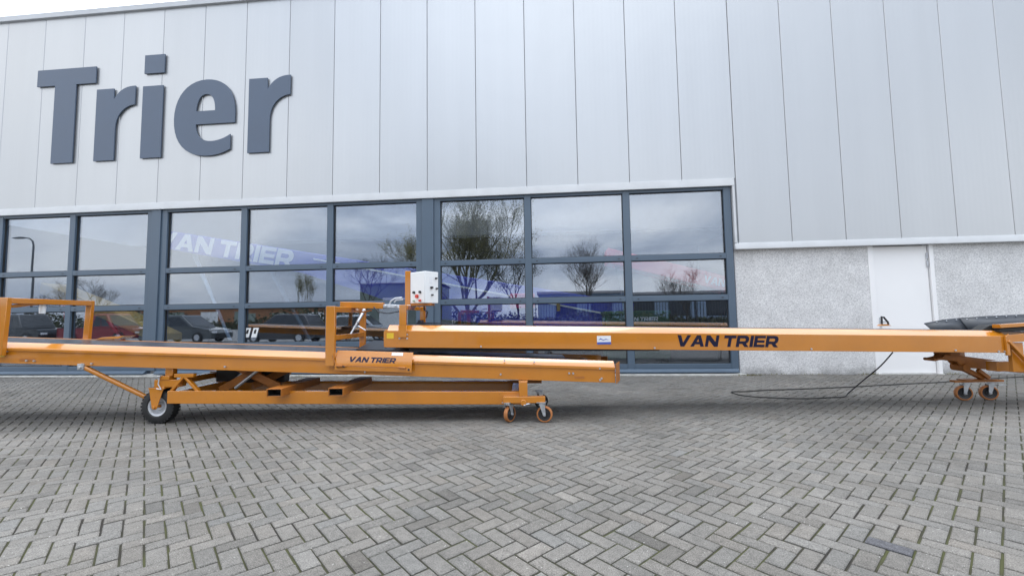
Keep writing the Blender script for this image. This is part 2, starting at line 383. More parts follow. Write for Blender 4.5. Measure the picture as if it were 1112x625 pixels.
# heavy wide capitals for the machine lettering (cap height 1)
def glyph(ch):
    s = .29
    if ch == 'V': return 1.28, [[(0, 1), (.34, 1), (.64, .34), (.94, 1), (1.28, 1), (.82, 0), (.46, 0)]]
    if ch == 'A': return 1.28, [[(0, 0), (.33, 0), (.42, .2), (.86, .2), (.95, 0), (1.28, 0), (.82, 1), (.46, 1)], [(.53, .42), (.64, .68), (.75, .42)]]
    if ch == 'N': return 1.2, [[(0, 0), (.28, 0), (.28, .58), (.86, 0), (1.2, 0), (1.2, 1), (.92, 1), (.92, .42), (.34, 1), (0, 1)]]
    if ch == 'T': return 1.12, [[(.41, 0), (.71, 0), (.71, .75), (1.12, .75), (1.12, 1), (0, 1), (0, .75), (.41, .75)]]
    if ch == 'I': return .3, [[(0, 0), (.3, 0), (.3, 1), (0, 1)]]
    if ch == 'E': return 1.02, [[(0, 0), (1.02, 0), (1.02, .22), (.29, .22), (.29, .39), (.96, .39), (.96, .6), (.29, .6), (.29, .78), (1.02, .78), (1.02, 1), (0, 1)]]
    if ch == 'R':
        o = [(0, 0), (.29, 0), (.29, .27), (.56, .27), (.82, 0), (1.2, 0), (.9, .3)]
        o += bez((.9, .3), (1.06, .36), (1.14, .48), (1.14, .63)) + bez((1.14, .63), (1.14, .88), (.98, 1), (.72, 1)) + [(0, 1)]
        h = [(.29, .5), (.7, .5)] + bez((.7, .5), (.88, .5), (.88, .76), (.7, .76), 6) + [(.29, .76)]
        return 1.18, [o, h]
def lettering(name, text, width, height, depth, m, parent, fr, shear=.22, label=None):
    x = 0; loops = []
    for ch in text:
        if ch == ' ': x += .4; continue
        w, ls = glyph(ch)
        for lp in ls: loops.append([(x + px, py) for px, py in lp])
        x += w + .085
    x -= .085
    k = (width - shear * height) / x
    loops = [[(px * k + shear * py * height, py * height) for px, py in lp] for lp in loops]
    o = flat_shape(name, loops, depth, m, parent, fr)
    if label: o['label'] = label
    return o

# ------------------------------------------------------------------ ground
g = MB().add([(-300, -300, -.014), (300, -300, -.014), (300, 300, -.014), (-300, 300, -.014)], [(0, 1, 2, 3)])
struct('ground', g, 'yard', smooth=False)
def pavement():
    W = .1018; gap = .0106; ang = R(-45.98)
    n = Vector((math.cos(ang), -math.sin(ang), 0)); d = Vector((math.sin(ang), math.cos(ang), 0))
    off_n = .0397
    rnd = random.Random(3)
    vs = []; fs = []; tones = []
    X0, X1, Y0, Y1 = -14.5, 12.5, -1., 9.6
    cs = [(X0, Y0), (X1, Y0), (X0, Y1), (X1, Y1)]
    us = [(x * n.x + y * n.y) / W for x, y in cs]; ds = [(x * d.x + y * d.y) / W for x, y in cs]
    ch = .006
    for i in range(int(min(us)) - 2, int(max(us)) + 3):
        for j in range(int(min(ds)) - 2, int(max(ds)) + 3):
            t = (i + j) % 4
            if t == 0: a0, b0, a1, b1 = i, j, i + 2, j + 1
            elif t == 2: a0, b0, a1, b1 = i, j, i + 1, j + 2
            else: continue
            c = n * ((a0 + a1) / 2 * W + off_n) + d * ((b0 + b1) / 2 * W)
            if not (X0 < c.x < X1 and Y0 < c.y < Y1): continue
            # keep only what lies in or near the view
            if c.y < 9.6 and abs(c.x + .3 * 0) > 2.8 + max(0, c.y + .2) * 1.55 and c.y > -.2: continue
            jx = rnd.gauss(0, .0011); jy = rnd.gauss(0, .0011); rot = rnd.gauss(0, .006)
            hx = (a1 - a0) * W / 2 - gap / 2 + rnd.gauss(0, .0006); hy = (b1 - b0) * W / 2 - gap / 2 + rnd.gauss(0, .0006)
            z = rnd.gauss(0, .0012); tx = rnd.gauss(0, .004); ty = rnd.gauss(0, .004)
            o = len(vs)
            for (kx, ky, zz) in ((hx, hy, -.03), (hx, hy, -ch * .7), (hx - ch, hy - ch, 0)):
                for sx, sy in ((-1, -1), (1, -1), (1, 1), (-1, 1)):
                    u = sx * kx; v = sy * ky
                    u, v = u - v * rot, v + u * rot
                    p = c + n * (u + jx) + d * (v + jy)
                    vs.append((p.x, p.y, zz + z + tx * u + ty * v if zz > -.02 else -.03))
            fs.append((o + 8, o + 9, o + 10, o + 11))
            for r_ in (0, 4):
                for k in range(4): fs.append((o + r_ + k, o + r_ + (k + 1) % 4, o + r_ + 4 + (k + 1) % 4, o + r_ + 4 + k))
            tn = rnd.gauss(1, .065)
            if rnd.random() < .025: tn *= rnd.uniform(.76, .88)
            if rnd.random() < .04: tn *= 1.1
            w = rnd.gauss(0, .012)
            col = (.15 * tn * (1 + w), .142 * tn, .129 * tn * (1 - w), 1)
            if (c - Vector((1.8, 2.6, 0))).length < .06: col = (.085, .085, .092, 1)
            tones += [col] * 9
    me = bpy.data.meshes.new('paved_yard'); me.from_pydata(vs, [], fs)
    at = me.attributes.new('tone', 'FLOAT_COLOR', 'FACE')
    at.data.foreach_set('color', [c for t in tones for c in t])
    me.materials.append(M['paver'])
    # winding check: make the tops face up
    o = bpy.data.objects.new('paved_yard', me); COL.objects.link(o); fix_normals(me); o['kind'] = 'structure'
    j = MB().add([(X0 - .5, Y0 - .5, -.009), (X1 + .5, Y0 - .5, -.009), (X1 + .5, 9.7, -.009), (X0 - .5, 9.7, -.009)], [(0, 1, 2, 3)])
    struct('paving_joints', j, 'joint', smooth=False)
pavement()

# ------------------------------------------------------------------ building
BW0, BW1, BD, BH = -17.4, 13.9, 14., 9.25
bld = thing('warehouse', 'large grey clad industrial building with long glazed front and white side door', 'building', (0, 9.5, 0))
def wl(x, y, z): return (x, y - 9.5, z)       # world to building-local
def wbox(mb, x0, x1, y0, y1, z0, z1): mb.box((x0, y0 - 9.5, z0), (x1, y1 - 9.5, z1)); return mb
seams = [-17.44, -16.34, -15.24, -14.14, -13.035, -11.887, -10.78, -9.66, -8.53, -7.415, -6.277, -5.126, -3.97, -2.82, -1.66, -.504, .65, 1.79, 2.915, 4.041]
seams_r = [4.045, 5.139, 6.217, 7.294, 8.365, 9.44, 10.52, 11.6, 12.7, 13.9]
def cladding(name, ss, z0):
    """row of upright cassette panels with folded-back edges"""
    mb = MB(); tn = []
    rnd = random.Random(len(ss))
    for a, b in zip(ss[:-1], ss[1:]):
        g = .0035; e = .008
        p = [(a + g, .05), (a + g, .008), (a + g + e, 0), (b - g - e, 0), (b - g, .008), (b - g, .05)]
        o = len(mb.v); n0 = len(mb.f)
        mb.loft([[(x, y, z0) for x, y in p], [(x, y, BH) for x, y in p]])
        t = rnd.gauss(1, .012)
        k_ = .505
        tn += [(k_ * t, k_ * 1.03 * t, k_ * 1.06 * t, 1)] * (len(mb.f) - n0)
    o = obj(name, mb, 'clad', bld, smooth=False, recalc=False, split=False)
    at = o.data.attributes.new('tone', 'FLOAT_COLOR', 'FACE'); at.data.foreach_set('color', [c for t in tn for c in t])
    fix_normals(o.data)
    return o
cladding('upper_cladding', seams, 4.23); cladding('side_cladding', seams_r, 2.8)
mb = MB(); wbox(mb, BW0, 4.03, 9.551, 9.6, 4.2, BH - .05); wbox(mb, 4.03, BW1, 9.551, 9.6, 2.75, BH - .05); obj('cladding_backing', mb, 'trim', bld, smooth=False)
mb = MB(); mb.prism([(BW0, -.06, BH + .0), (BW0, -.06, BH + .14), (BW0, .5, BH + .17), (BW0, .5, BH)], (0, 0, 0), (BW1 - BW0, 0, 0)); obj('parapet_cap', mb, 'cap', bld, bevel=.008)
mb = MB(); wbox(mb, BW0, BW1, 9.6, 9.9, BH - .45, BH - .2); wbox(mb, BW0, BW1, 15.6, 9.5 + BD, BH - .45, BH - .2); wbox(mb, BW0, -15, 9.9, 15.6, BH - .45, BH - .2); wbox(mb, 4.1, BW1, 9.9, 15.6, BH - .45, BH - .2); rf = obj('roof', mb, 'roof', bld)
mb = MB(); wbox(mb, -14.99, 4.09, 9.91, 15.59, BH - .33, BH - .31); obj('added_rooflight', mb, 'added_rooflight', rf)  # unseen roof opening added so the sky lights the showroom
mb = MB()
for x0, x1 in ((BW0, 4.0),):
    mb.prism([(x0, .08, 4.07), (x0, -.035, 4.06), (x0, -.035, 4.10), (x0, -.02, 4.235), (x0, .08, 4.235)], (0, 0, 0), (x1 - x0, 0, 0))
wbox(mb, 3.955, 4.0, 9.47, 9.6, 2.81, 4.058)
mb.prism([(3.955, .1, 2.672), (3.955, -.035, 2.668), (3.955, -.035, 2.715), (3.955, -.016, 2.805), (3.955, .1, 2.805)], (0, 0, 0), (BW1 - 3.955, 0, 0))
obj('drip_trim', mb, 'trim', bld, bevel=.004)
mb = MB(); wbox(mb, 3.975, 6.672, 9.6, 9.75, -.02, 2.7); wbox(mb, 7.942, BW1, 9.6, 9.75, -.02, 2.7); obj('plinth_wall', mb, 'pebble', bld, smooth=False)
# door
dr = MB(); wbox(dr, 6.79, 7.85, 9.628, 9.68, .012, 2.66); door = obj('door', dr, 'door', bld, bevel=.004)
mb = MB(); wbox(mb, 6.672, 6.775, 9.585, 9.75, 0, 2.70); wbox(mb, 7.865, 7.942, 9.585, 9.75, 0, 2.70); obj('door_frame', mb, 'door', door, bevel=.004)
mb = MB(); mb.tube([wl(7.835, 9.612, 2.2), wl(7.835, 9.612, 2.34)], .016); mb.tube([wl(7.835, 9.612, 2.38), wl(7.835, 9.612, 2.5)], .016); obj('hinge', mb, 'zinc', door)
mb = MB(); wbox(mb, 6.83, 6.87, 9.618, 9.63, .95, 1.17); mb.tube([wl(6.85, 9.62, 1.08), wl(6.85, 9.57, 1.08), wl(6.97, 9.565, 1.08)], .011); obj('door_handle', mb, 'zinc', door)
mb = MB(); wbox(mb, 6.66, 7.95, 9.56, 9.75, -.02, .006); obj('threshold', mb, 'concrete', door)
# window bays
WZ = [.2, .72, 1.65, 2.545, 4.0]            # transom centre lines; the first is the sill line, the last the head
PR = random.Random(21)
def bay(xs, label):
    """xs = frame centre lines of the uprights"""
    fr = MB(); fw = .075
    y0, y1 = 9.535, 9.66
    for k, x in enumerate(xs):
        e = .0 if 0 < k < len(xs) - 1 else .0
        wbox(fr, x - fw + e, x + fw - e, y0, y1, .13, 4.085)
    for a, b in zip(xs[:-1], xs[1:]):
        wbox(fr, a + fw, b - fw, y0 + .004, y1, .135, .235)
        for z in WZ[1:4]: wbox(fr, a + fw, b - fw, y0 + .004, y1, z - .06, z + .06)
        wbox(fr, a + fw, b - fw, y0 + .004, y1, 4.0, 4.085)
    # sill under the bay
    fr.prism([(xs[0] - .06, .03, .05), (xs[0] - .06, -.03, .05), (xs[0] - .06, -.03, .085), (xs[0] - .06, .035, .13), (xs[0] - .06, .16, .13), (xs[0] - .06, .16, .05)], (0, 0, 0), (xs[-1] - xs[0] + .12, 0, 0))
    w = obj('window', fr, 'frame', bld, bevel=.005); w['label'] = label
    gsk = MB()
    for a, b in zip(xs[:-1], xs[1:]):
        for z0, z1 in zip([.235] + [z + .06 for z in WZ[1:4]], [z - .06 for z in WZ[1:4]] + [4.0]):
            x0, x1 = a + fw, b - fw; t = .014
            for q in ((x0, x0 + t, z0, z1), (x1 - t, x1, z0, z1), (x0 + t, x1 - t, z0, z0 + t), (x0 + t, x1 - t, z1 - t, z1)): wbox(gsk, q[0], q[1], 9.585, 9.63, q[2], q[3])
            p = MB(); wbox(p, x0 + .002, x1 - .002, 9.604, 9.622, z0 + .002, z1 - .002)
            ax, az = PR.gauss(0, .0022), PR.gauss(0, .0022); cx, cz = (x0 + x1) / 2, (z0 + z1) / 2; p.v = [(a_, b_ + (a_ - cx) * ax + (c_ - cz) * az, c_) for a_, b_, c_ in p.v]; obj('pane', p, 'glass', w, smooth=False)
            # small drainage caps on the transom
    obj('gasket', gsk, 'rubber', w, smooth=False)
    vt = MB()
    for a, b in zip(xs[:-1], xs[1:]):
        for z in WZ[1:4]:
            for xx in (a + fw + .12, b - fw - .12): wbox(vt, xx - .02, xx + .02, 9.531, 9.541, z - .015, z + .001)
    obj('drain_cap', vt, 'knob', w, smooth=False)
bay([-16.05, -14.04, -11.98, -9.84], 'left bay of the glazed front')
bay([-9.46, -7.37, -5.19, -3.02], 'middle bay of the glazed front')
bay([-2.6, -.5, 1.7, 3.86], 'right bay of the glazed front')
for a, b in ((-9.765, -9.535), (-2.945, -2.675)):
    mb = MB(); wbox(mb, a, b, 9.5, 9.66, .13, 4.08); obj('column_cover', mb, 'frame', bld, bevel=.006)
mb = MB(); wbox(mb, BW0, -16.12, 9.55, 9.75, -.02, 4.2); wbox(mb, BW0, BW0 + .2, 9.75, 9.5 + BD, -.02, BH - .2); wbox(mb, BW1 - .2, BW1, 9.75, 9.5 + BD, -.02, BH - .2); wbox(mb, BW0, BW1, 9.3 + BD, 9.5 + BD, -.02, BH - .2); obj('outer_wall', mb, 'trim', bld, smooth=False)
mb = MB(); wbox(mb, -16.1, 4.02, 9.40, 9.75, -.02, .03); obj('concrete_base', mb, 'concrete', bld, bevel=.006)
mb = MB(); wbox(mb, BW0 + .2, BW1 - .2, 9.75, 9.3 + BD, -.008, .0); obj('interior_floor', mb, 'floor_in', bld, smooth=False)
mb = MB(); wbox(mb, BW0 + .2, BW1 - .2, 15.7, 9.3 + BD, 4.3, 4.4); wbox(mb, 6.4, 6.5, 9.75, 9.3 + BD, 0, 4.29); wbox(mb, -16.4, -16.3, 9.75, 9.3 + BD, 0, 4.29); wbox(mb, -16.29, 6.39, 19.0, 19.1, 0, 4.29); obj('interior_wall', mb, 'wall_in', bld, smooth=False)

# ------------------------------------------------------------------ big letters on the wall
sign = thing('lettering_sign', 'large blue grey letters reading Trier mounted high on the cladding', 'sign', (0, 9.5, 0))
sf = frame((-.03, -.034, 0), (1, 0, 0), (0, 0, 1))
def rr(x):
    """the letter r with stem left edge at x"""
    o = [(x, 5.35), (x, 7.21), (x + .475, 7.21), (x + .488, 6.93)]
    o += bez((x + .488, 6.93), (x + .62, 7.15), (x + .8, 7.26), (x + 1.075, 7.245))
    o += [(x + 1.07, 6.76)] + bez((x + 1.07, 6.76), (x + .8, 6.74), (x + .56, 6.55), (x + .555, 6.15)) + [(x + .555, 5.35)]
    return o
flat_shape('letter', [[(-13.09, 7.83), (-11.42, 7.83), (-11.42, 7.395), (-11.965, 7.395), (-11.965, 5.345), (-12.57, 5.345), (-12.57, 7.395), (-13.09, 7.395)]], .028, 'letter', sign, sf)
flat_shape('letter', [rr(-11.37)], .028, 'letter', sign, sf)
flat_shape('letter', [[(-10.09, 5.36), (-9.535, 5.36), (-9.535, 7.21), (-10.09, 7.21)], [(-10.07, 7.54), (-9.525, 7.54), (-9.525, 8.02), (-10.07, 8.02)]], .028, 'letter', sign, sf)
ee = [(-7.592, 6.138), (-7.592, 6.4)]
ee += bez((-7.592, 6.4), (-7.60, 6.95), (-7.88, 7.275), (-8.37, 7.275)) + bez((-8.37, 7.275), (-8.88, 7.275), (-9.21, 6.88), (-9.21, 6.31)) + bez((-9.21, 6.31), (-9.21, 5.7), (-8.87, 5.335), (-8.3, 5.335)) + bez((-8.3, 5.335), (-8.06, 5.335), (-7.86, 5.39), (-7.70, 5.48))
ee += [(-7.70, 5.85)] + bez((-7.70, 5.85), (-7.86, 5.75), (-8.04, 5.70), (-8.2, 5.70)) + bez((-8.2, 5.70), (-8.46, 5.70), (-8.61, 5.85), (-8.62, 6.138))
flat_shape('letter', [ee, [(-8.622, 6.475), (-8.12, 6.475)] + bez((-8.12, 6.475), (-8.12, 6.74), (-8.2, 6.9), (-8.37, 6.9)) + bez((-8.37, 6.9), (-8.53, 6.9), (-8.61, 6.72), (-8.622, 6.475))], .028, 'letter', sign, sf)
flat_shape('letter', [rr(-7.245)], .028, 'letter', sign, sf)

# ------------------------------------------------------------------ wheels shared by both machines
def castor(parent, s, b, steer, r=.098, w=.05, tread='casttyre'):
    """swivel castor: tread > core, bracket"""
    mt = Matrix.Translation((s, b, r)) @ Matrix.Rotation(steer, 4, 'Z') @ Matrix.Translation((.035, 0, 0))
    t = MB().lathe([(r * .8, -w / 2), (r - .008, -w / 2), (r, -w / 2 + .01), (r, w / 2 - .01), (r - .008, w / 2), (r * .8, w / 2)], (0, 0, 0)).xf(mt)
    wh = obj('castor_wheel', t, tread, parent)
    c = MB().lathe([(.01, -w * .42), (r * .42, -w * .5), (r * .5, -w * .3), (r * .8, -w * .4), (r * .8, w * .4), (r * .5, w * .3), (r * .42, w * .5), (.01, w * .42)], (0, 0, 0), n=24).xf(mt)
    obj('wheel_core', c, 'knob', wh)
    k = MB()
    for y in (-w * .5 - .012, w * .5 + .012):
        k.prism([(-.055, y - .004, r + .016), (.01, y - .004, r + .016), (.02, y - .004, -.012), (.008, y - .004, -.022), (-.012, y - .004, -.012)], (0, 0, 0), (0, .008, 0))
    k.box((-.06, -w * .5 - .018, r + .014), (.015, w * .5 + .018, r + .024))
    k.tube([(0, -w * .5 - .03, 0), (0, w * .5 + .03, 0)], .014)
    k.xf(mt)
    m2 = Matrix.Translation((s, b, 0)) @ Matrix.Rotation(steer, 4, 'Z')
    k2 = MB().lathe([(.002, 2 * r + .024 - r), (.035, r + .024), (.035, r + .04), (.002, r + .04)], (-.0, 0, 0), 'z', 16); k2.xf(Matrix.Translation((s, b, r)))
    k.add(k2.v, k2.f)
    k3 = MB().box((-.055, -.05, 2 * r + .04), (.055, .05, 2 * r + .05)).xf(m2); k.add(k3.v, k3.f)
    obj('castor_bracket', k, 'zinc', wh)
    return wh

# ------------------------------------------------------------------ lower conveyor on its trolley
LO = thing('conveyor', 'long orange belt conveyor on a wheeled trolley with arch frames, left of the pair', 'conveyor', (-.35, 5.36, 0), R(4.15), 'orange belt conveyors in front of the building')
zt = lambda s: .6655 - .0437 * s         # top of the near side face
S0, S1 = -10.2, 1.12
def sweep(prof, s0, s1, zf, n=2):
    secs = []
    for k in range(n):
        s = s0 + (s1 - s0) * k / (n - 1); secs.append([(s, b, zf(s) + z) for b, z in prof])
    return MB().loft(secs)
railp = [(.0, -.162), (0, 0), (-.02, 0), (-.02, .03), (-.016, .036), (.078, .1), (.084, .097), (.084, .02), (.012, .0), (.012, -.155), (.05, -.155), (.05, -.162)]
obj('side_rail', sweep(railp, S0, S1, zt), 'orange', LO, bevel=.003)
W_L = 1.0
obj('side_rail', sweep([(W_L - b, z) for b, z in railp], S0, S1, zt), 'orange', LO, bevel=.003)
bp = [(.09, .084), (.13, .094), (.5, .088), (W_L - .13, .094), (W_L - .09, .084), (W_L - .09, .076), (.09, .076)]
obj('belt', sweep(bp, S0, .55, zt), 'belt', LO)
obj('belt', sweep([(b, z - .19) for b, z in bp], S0, .9, zt), 'belt', LO)['label'] = 'returning underside of the belt'
mb = MB(); mb.tube([(.86, .06, zt(.86) - .02), (.86, W_L - .06, zt(.86) - .02)], .075, 20); obj('end_roller', mb, 'belt', LO)
# inclined cover behind the discharge end
mb = MB(); mb.prism([(.5, .1, zt(.5) + .055), (1.0, .1, zt(1.0) + .02), (1.0, .1, zt(1) + .01), (.5, .1, zt(.5) + .045)], (0, 0, 0), (0, W_L - .2, 0)); obj('discharge_chute', mb, 'skirt', LO)
mb = MB()   # flared end plates
for b0, b1 in ((-.03, .13), (W_L + .03, W_L - .13)):
    mb.prism([(1.122, b0, zt(1.1) - .17), (1.20, b1, zt(1.1) - .15), (1.20, b1, zt(1.1) + .085), (1.122, b0, zt(1.1) + .07)], (0, 0, 0), (.008, 0, 0))
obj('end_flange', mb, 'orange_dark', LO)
mb = MB()   # cross members and bolts under the belt
for k in range(11): s = S0 + .3 + k * 1.05; mb.box((s - .03, .05, zt(s) - .15), (s + .03, W_L - .05, zt(s) - .135 + .02))
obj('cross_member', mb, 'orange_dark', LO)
mb = MB(); rb = random.Random(5)
for s, z in ((-6.62, -.01), (-6.35, -.12), (-6.25, -.12), (-5.62, -.14), (-5.5, -.13), (-3.78, -.115), (-2.0, -.125), (-.3, -.1), (-.25, .07), (.12, .066), (.55, -.06), (.6, -.06), (.93, .01), (.95, -.11), (.93, -.13)):
    mb.tube([(s, -.022, zt(s) + z), (s, -.002, zt(s) + z)], .012, 6)
obj('bolt', mb, 'zinc', LO)
mb = MB(); mb.box((.62, -.004, zt(.68) - .12), (.74, -.0005, zt(.68) - .095)); mb.box((-6.45, -.004, zt(-6.4) - .125), (-6.25, -.0005, zt(-6.4) - .095)); obj('slot_cover', mb, 'orange_dark', LO)
mb = MB(); mb.box((-6.80, -.003, zt(-6.74) - .085), (-6.655, -.0005, zt(-6.74) - .02)); obj('sticker', mb, 'yellow', LO)
# arch frames
def arch(s, ztop, lean, post, mid=None):
    zb = zt(s) - .06
    mb = MB()
    mb.bar((s, -.052, zb), (s + lean, -.052, ztop), post, .055, (0, 1, 0))
    mb.bar((s, W_L + .03, zb), (s + lean, W_L + .03, ztop), post * .75, .055, (0, 1, 0))
    mb.box((s + lean - post / 2 + .004, -.024, ztop - .075), (s + lean + post / 2 - .004, W_L + .002, ztop - .004))
    if mid: mb.box((s - post / 2 + .006, -.024, mid - .035), (s + post / 2 - .02, W_L + .002, mid + .03))
    return obj('arch_frame', mb, 'orange', LO, bevel=.005)
a1 = arch(-6.66, 1.63, .03, .115)
a2 = arch(-2.42, 1.455, .0, .112, 1.06)
mb = MB(); mb.bar((-6.64, -.02, 1.515), (-6.64, .55, 1.6), .04, .04); obj('brace', mb, 'orange', a1, bevel=.004)
mb = MB(); mb.lathe([(.002, 0), (.032, 0), (.036, .09), (.025, .125), (.002, .13)], (-6.655, .4, 1.43), 'z', 16); mb.tube([(-6.655, .4, 1.555), (-6.655, .4, 1.6)], .008); obj('sensor_cup', mb, 'white', a1)
mb = MB(); mb.prism([(-6.4, W_L - .1, zt(-6.4) + .1), (-6.05, W_L - .1, zt(-6.4) + .1), (-5.95, W_L - .1, zt(-6.4) + .15), (-6.3, W_L - .1, zt(-6.4) + .13)], (0, 0, 0), (0, .2, 0)); obj('deflector_plate', mb, 'orange', LO, bevel=.003)
mb = MB(); mb.prism([(-2.3, .45, zt(-2.3) + .1), (-1.5, .45, zt(-1.5) + .105), (-1.5, .93, zt(-1.5) + .2), (-2.22, .93, zt(-2.2) + .2)], (0, 0, 0), (0, 0, .012)); obj('belt_plate', mb, 'skirt', LO)  # plain plate added over the far side of the belt
# gas strut and lever on the second arch
mb = MB(); mb.tube([(-2.32, .8, 1.41), (-2.36, .65, 1.24)], .022, 12); mb.tube([(-2.36, .65, 1.24), (-2.42, .5, 1.03)], .013, 10); mb.ball((-2.32, .8, 1.41), .03); mb.ball((-2.42, .5, 1.03), .03); mb.tube([(-2.36, .65, 1.2), (-2.22, .6, 1.13)], .009); obj('gas_strut', mb, 'zinc', a2)
# stowed drawbar with its coupling head
db = MB(); db.bar((-2.53, .5, 1.49), (-1.93, .5, 1.468), .085, .085); dbo = obj('drawbar', db, 'orange', LO, bevel=.006)
mb = MB(); mb.loft([[(-1.95, .47, 1.435), (-1.95, .53, 1.435), (-1.95, .53, 1.49), (-1.95, .47, 1.49)], [(-1.82, .465, 1.44), (-1.82, .535, 1.44), (-1.82, .53, 1.485), (-1.82, .47, 1.485)], [(-1.68, .45, 1.43), (-1.68, .55, 1.43), (-1.68, .54, 1.475), (-1.68, .46, 1.475)], [(-1.5, .46, 1.44), (-1.5, .54, 1.44), (-1.5, .53, 1.47), (-1.5, .47, 1.47)]])
mb.tube([(-1.86, .5, 1.48), (-1.83, .5, 1.535), (-1.77, .5, 1.57), (-1.68, .5, 1.575), (-1.665, .5, 1.55), (-1.76, .5, 1.545), (-1.79, .5, 1.51)], .012, 8); mb.tube([(-1.9, .46, 1.46), (-1.9, .44, 1.46)], .02, 10); mb.tube([(-1.76, .455, 1.46), (-1.76, .44, 1.46)], .018, 10)
obj('coupling_head', mb, 'zinc', dbo, bevel=.004)
mb = MB(); mb.tube([(-2.05, .43, 1.45), (-1.98, .42, 1.38), (-1.85, .42, 1.36), (-1.7, .42, 1.385), (-1.62, .42, 1.42)], .009, 8); obj('hose', mb, 'skirt', dbo)
mb = MB(); mb.tube([(-2.35, .5, 1.45), (-2.33, .5, 1.40), (-2.22, .5, 1.385), (-2.1, .5, 1.41)], .012, 8); obj('hook', mb, 'orange_dark', dbo)
# printed side cover plate
gp = [(-.0, .118), (-.005, .125), (-.085, -.03), (-.085, -.115), (-.078, -.115), (-.078, -.03)]
pl = obj('cover_plate', sweep(gp, -2.355, -1.395, lambda s: zt(s) + .01), 'orange', LO, bevel=.003)
n_up = Vector((0, .08, .155)).normalized(); ts = -.0437
sx = Vector((1, 0, ts)).normalized()
lettering('lettering', 'VAN TRIER', .60, .068, .002, 'navy', pl, frame((-2.19, -.0765, zt(-2.19) + .0025), sx, n_up))
mb = MB(); c = Vector((-1.60, -.034, zt(-1.6) + .075)); 
def plate_quad(s0, s1, h0, h1, t=.002):
    o = []
    for s, h in ((s0, h0), (s1, h0), (s1, h1), (s0, h1)):
        p = Vector((s, -.085, zt(s) - .02)) + n_up * h; o.append(p)
    return o
nrm = sx.cross(n_up)
mb.prism(plate_quad(-1.66, -1.52, .125, .165), nrm * .001, nrm * .003); obj('sticker', mb, 'sticker', pl)
mb = MB(); mb.tube([(-2.3, -.095, zt(-2.3) - .045), (-1.45, -.095, zt(-1.45) - .043)], .004, 6); mb.tube([(-2.38, -.09, zt(-2.3) + .08), (-2.34, -.1, zt(-2.3) - .02), (-2.3, -.1, zt(-2.3) - .07), (-2.2, -.1, zt(-2.2) - .05)], .006, 6)
mb.tube([(-2.33, -.1, zt(-2.3) - .05), (-2.25, -.1, zt(-2.25) - .05)], .014, 8); mb.tube([(-1.55, -.1, zt(-1.5) - .045), (-1.47, -.1, zt(-1.47) - .05)], .012, 8)
obj('latch_rod', mb, 'orange_dark', pl)
mb = MB(); mb.tube([(-1.43, -.092, zt(-1.43) - .07), (-1.43, -.084, zt(-1.43) - .07)], .013, 8); mb.tube([(-2.32, -.096, zt(-2.3) - .06), (-2.22, -.096, zt(-2.3) - .06)], .01, 8); obj('grommet', mb, 'knob', pl)
# trolley chassis
tb = lambda s: .418 + -.0131 * (s + 4.42)    # top of the long chassis tubes
def tubebox(s0, s1, b0, b1, h=.158): return MB().loft([[(s, b0, tb(s) - h), (s, b1, tb(s) - h), (s, b1, tb(s)), (s, b0, tb(s))] for s in (s0, s1)])
ch = tubebox(-4.52, -.04, .0, .075); c2 = tubebox(-4.52, -.04, .86, .935); ch.add(c2.v, c2.f)
for s in (-4.46, -.12): ch.box((s - .05, .076, tb(s) - .15), (s + .05, .859, tb(s) - .01))
chassis = obj('trolley_chassis', ch, 'orange', LO, bevel=.006)
for s in (-3.04, -2.286):               # fork pockets, open rectangular tubes lying across the chassis
    mb = MB(); z0, z1 = tb(s) + .002 - .09, tb(s) + .012; w = .092; t = .009; zo = .0
    z0 = .366; z1 = .462
    for q in ((s - w, s - w + t, z0, z1), (s + w - t, s + w, z0, z1), (s - w + t, s + w - t, z0, z0 + t), (s - w + t, s + w - t, z1 - t, z1)): mb.box((q[0], -.2, q[2]), (q[1], .8, q[3]))
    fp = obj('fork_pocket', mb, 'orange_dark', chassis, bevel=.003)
    mb = MB(); e = t + .0015; i = .004
    for q in ((s - w + e, s - w + e + i, z0 + e, z1 - e), (s + w - e - i, s + w - e, z0 + e, z1 - e), (s - w + e + i, s + w - e - i, z0 + e, z0 + e + i), (s - w + e + i, s + w - e - i, z1 - e - i, z1 - e)): mb.box((q[0], -.18, q[2]), (q[1], .79, q[3]))
    mb.box((s - w + e, -.022, z0 + e), (s + w - e, -.012, z1 - e)); obj('shade_lining', mb, 'rubber', fp)  # black lining and plate stand in for the shade inside the pocket
for b in (.04, .9):                       # V braces
    mb = MB()
    for p, q in (((-4.50, .40), (-4.33, .60)), ((-4.33, .60), (-4.14, .40)), ((-4.0, .40), (-3.86, .59)), ((-3.86, .59), (-3.68, .4)), ((-3.55, .4), (-3.4, .57))):
        if b < .5 and p[0] > -4.2: continue
        mb.bar((p[0], b, p[1]), (q[0], b, q[1]), .03, .055, (0, 1, 0))
    mb.box((-4.45, b - .03, .585), (-3.3 if b > .5 else -4.2, b + .03, .63))
    obj('truss_brace', mb, 'orange', chassis, bevel=.004)
mb = MB()
for p, q in (((-4.1, .38, .36), (-3.5, .38, .68)), ((-3.5, .62, .36), (-4.1, .62, .68)), ((-3.3, .38, .4), (-3.9, .38, .68)), ((-3.2, .62, .66), (-3.8, .62, .38))): mb.bar(p, q, .05, .1)
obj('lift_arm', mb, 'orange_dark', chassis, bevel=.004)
mb = MB().lathe([(.04, -.04), (.1, -.045), (.125, -.02), (.125, .02), (.1, .045), (.04, .04)], (-3.68, .96, .53), n=24); mb.box((-3.7, .95, .5), (-3.64, .97, .66)); obj('jockey_wheel', mb, 'rubber', chassis)
mb = MB(); mb.box((-4.42, .72, .43), (-4.12, .85, .66)); obj('filler_box', mb, 'knob', chassis, bevel=.008)  # black box added to fill the dark space behind the braces
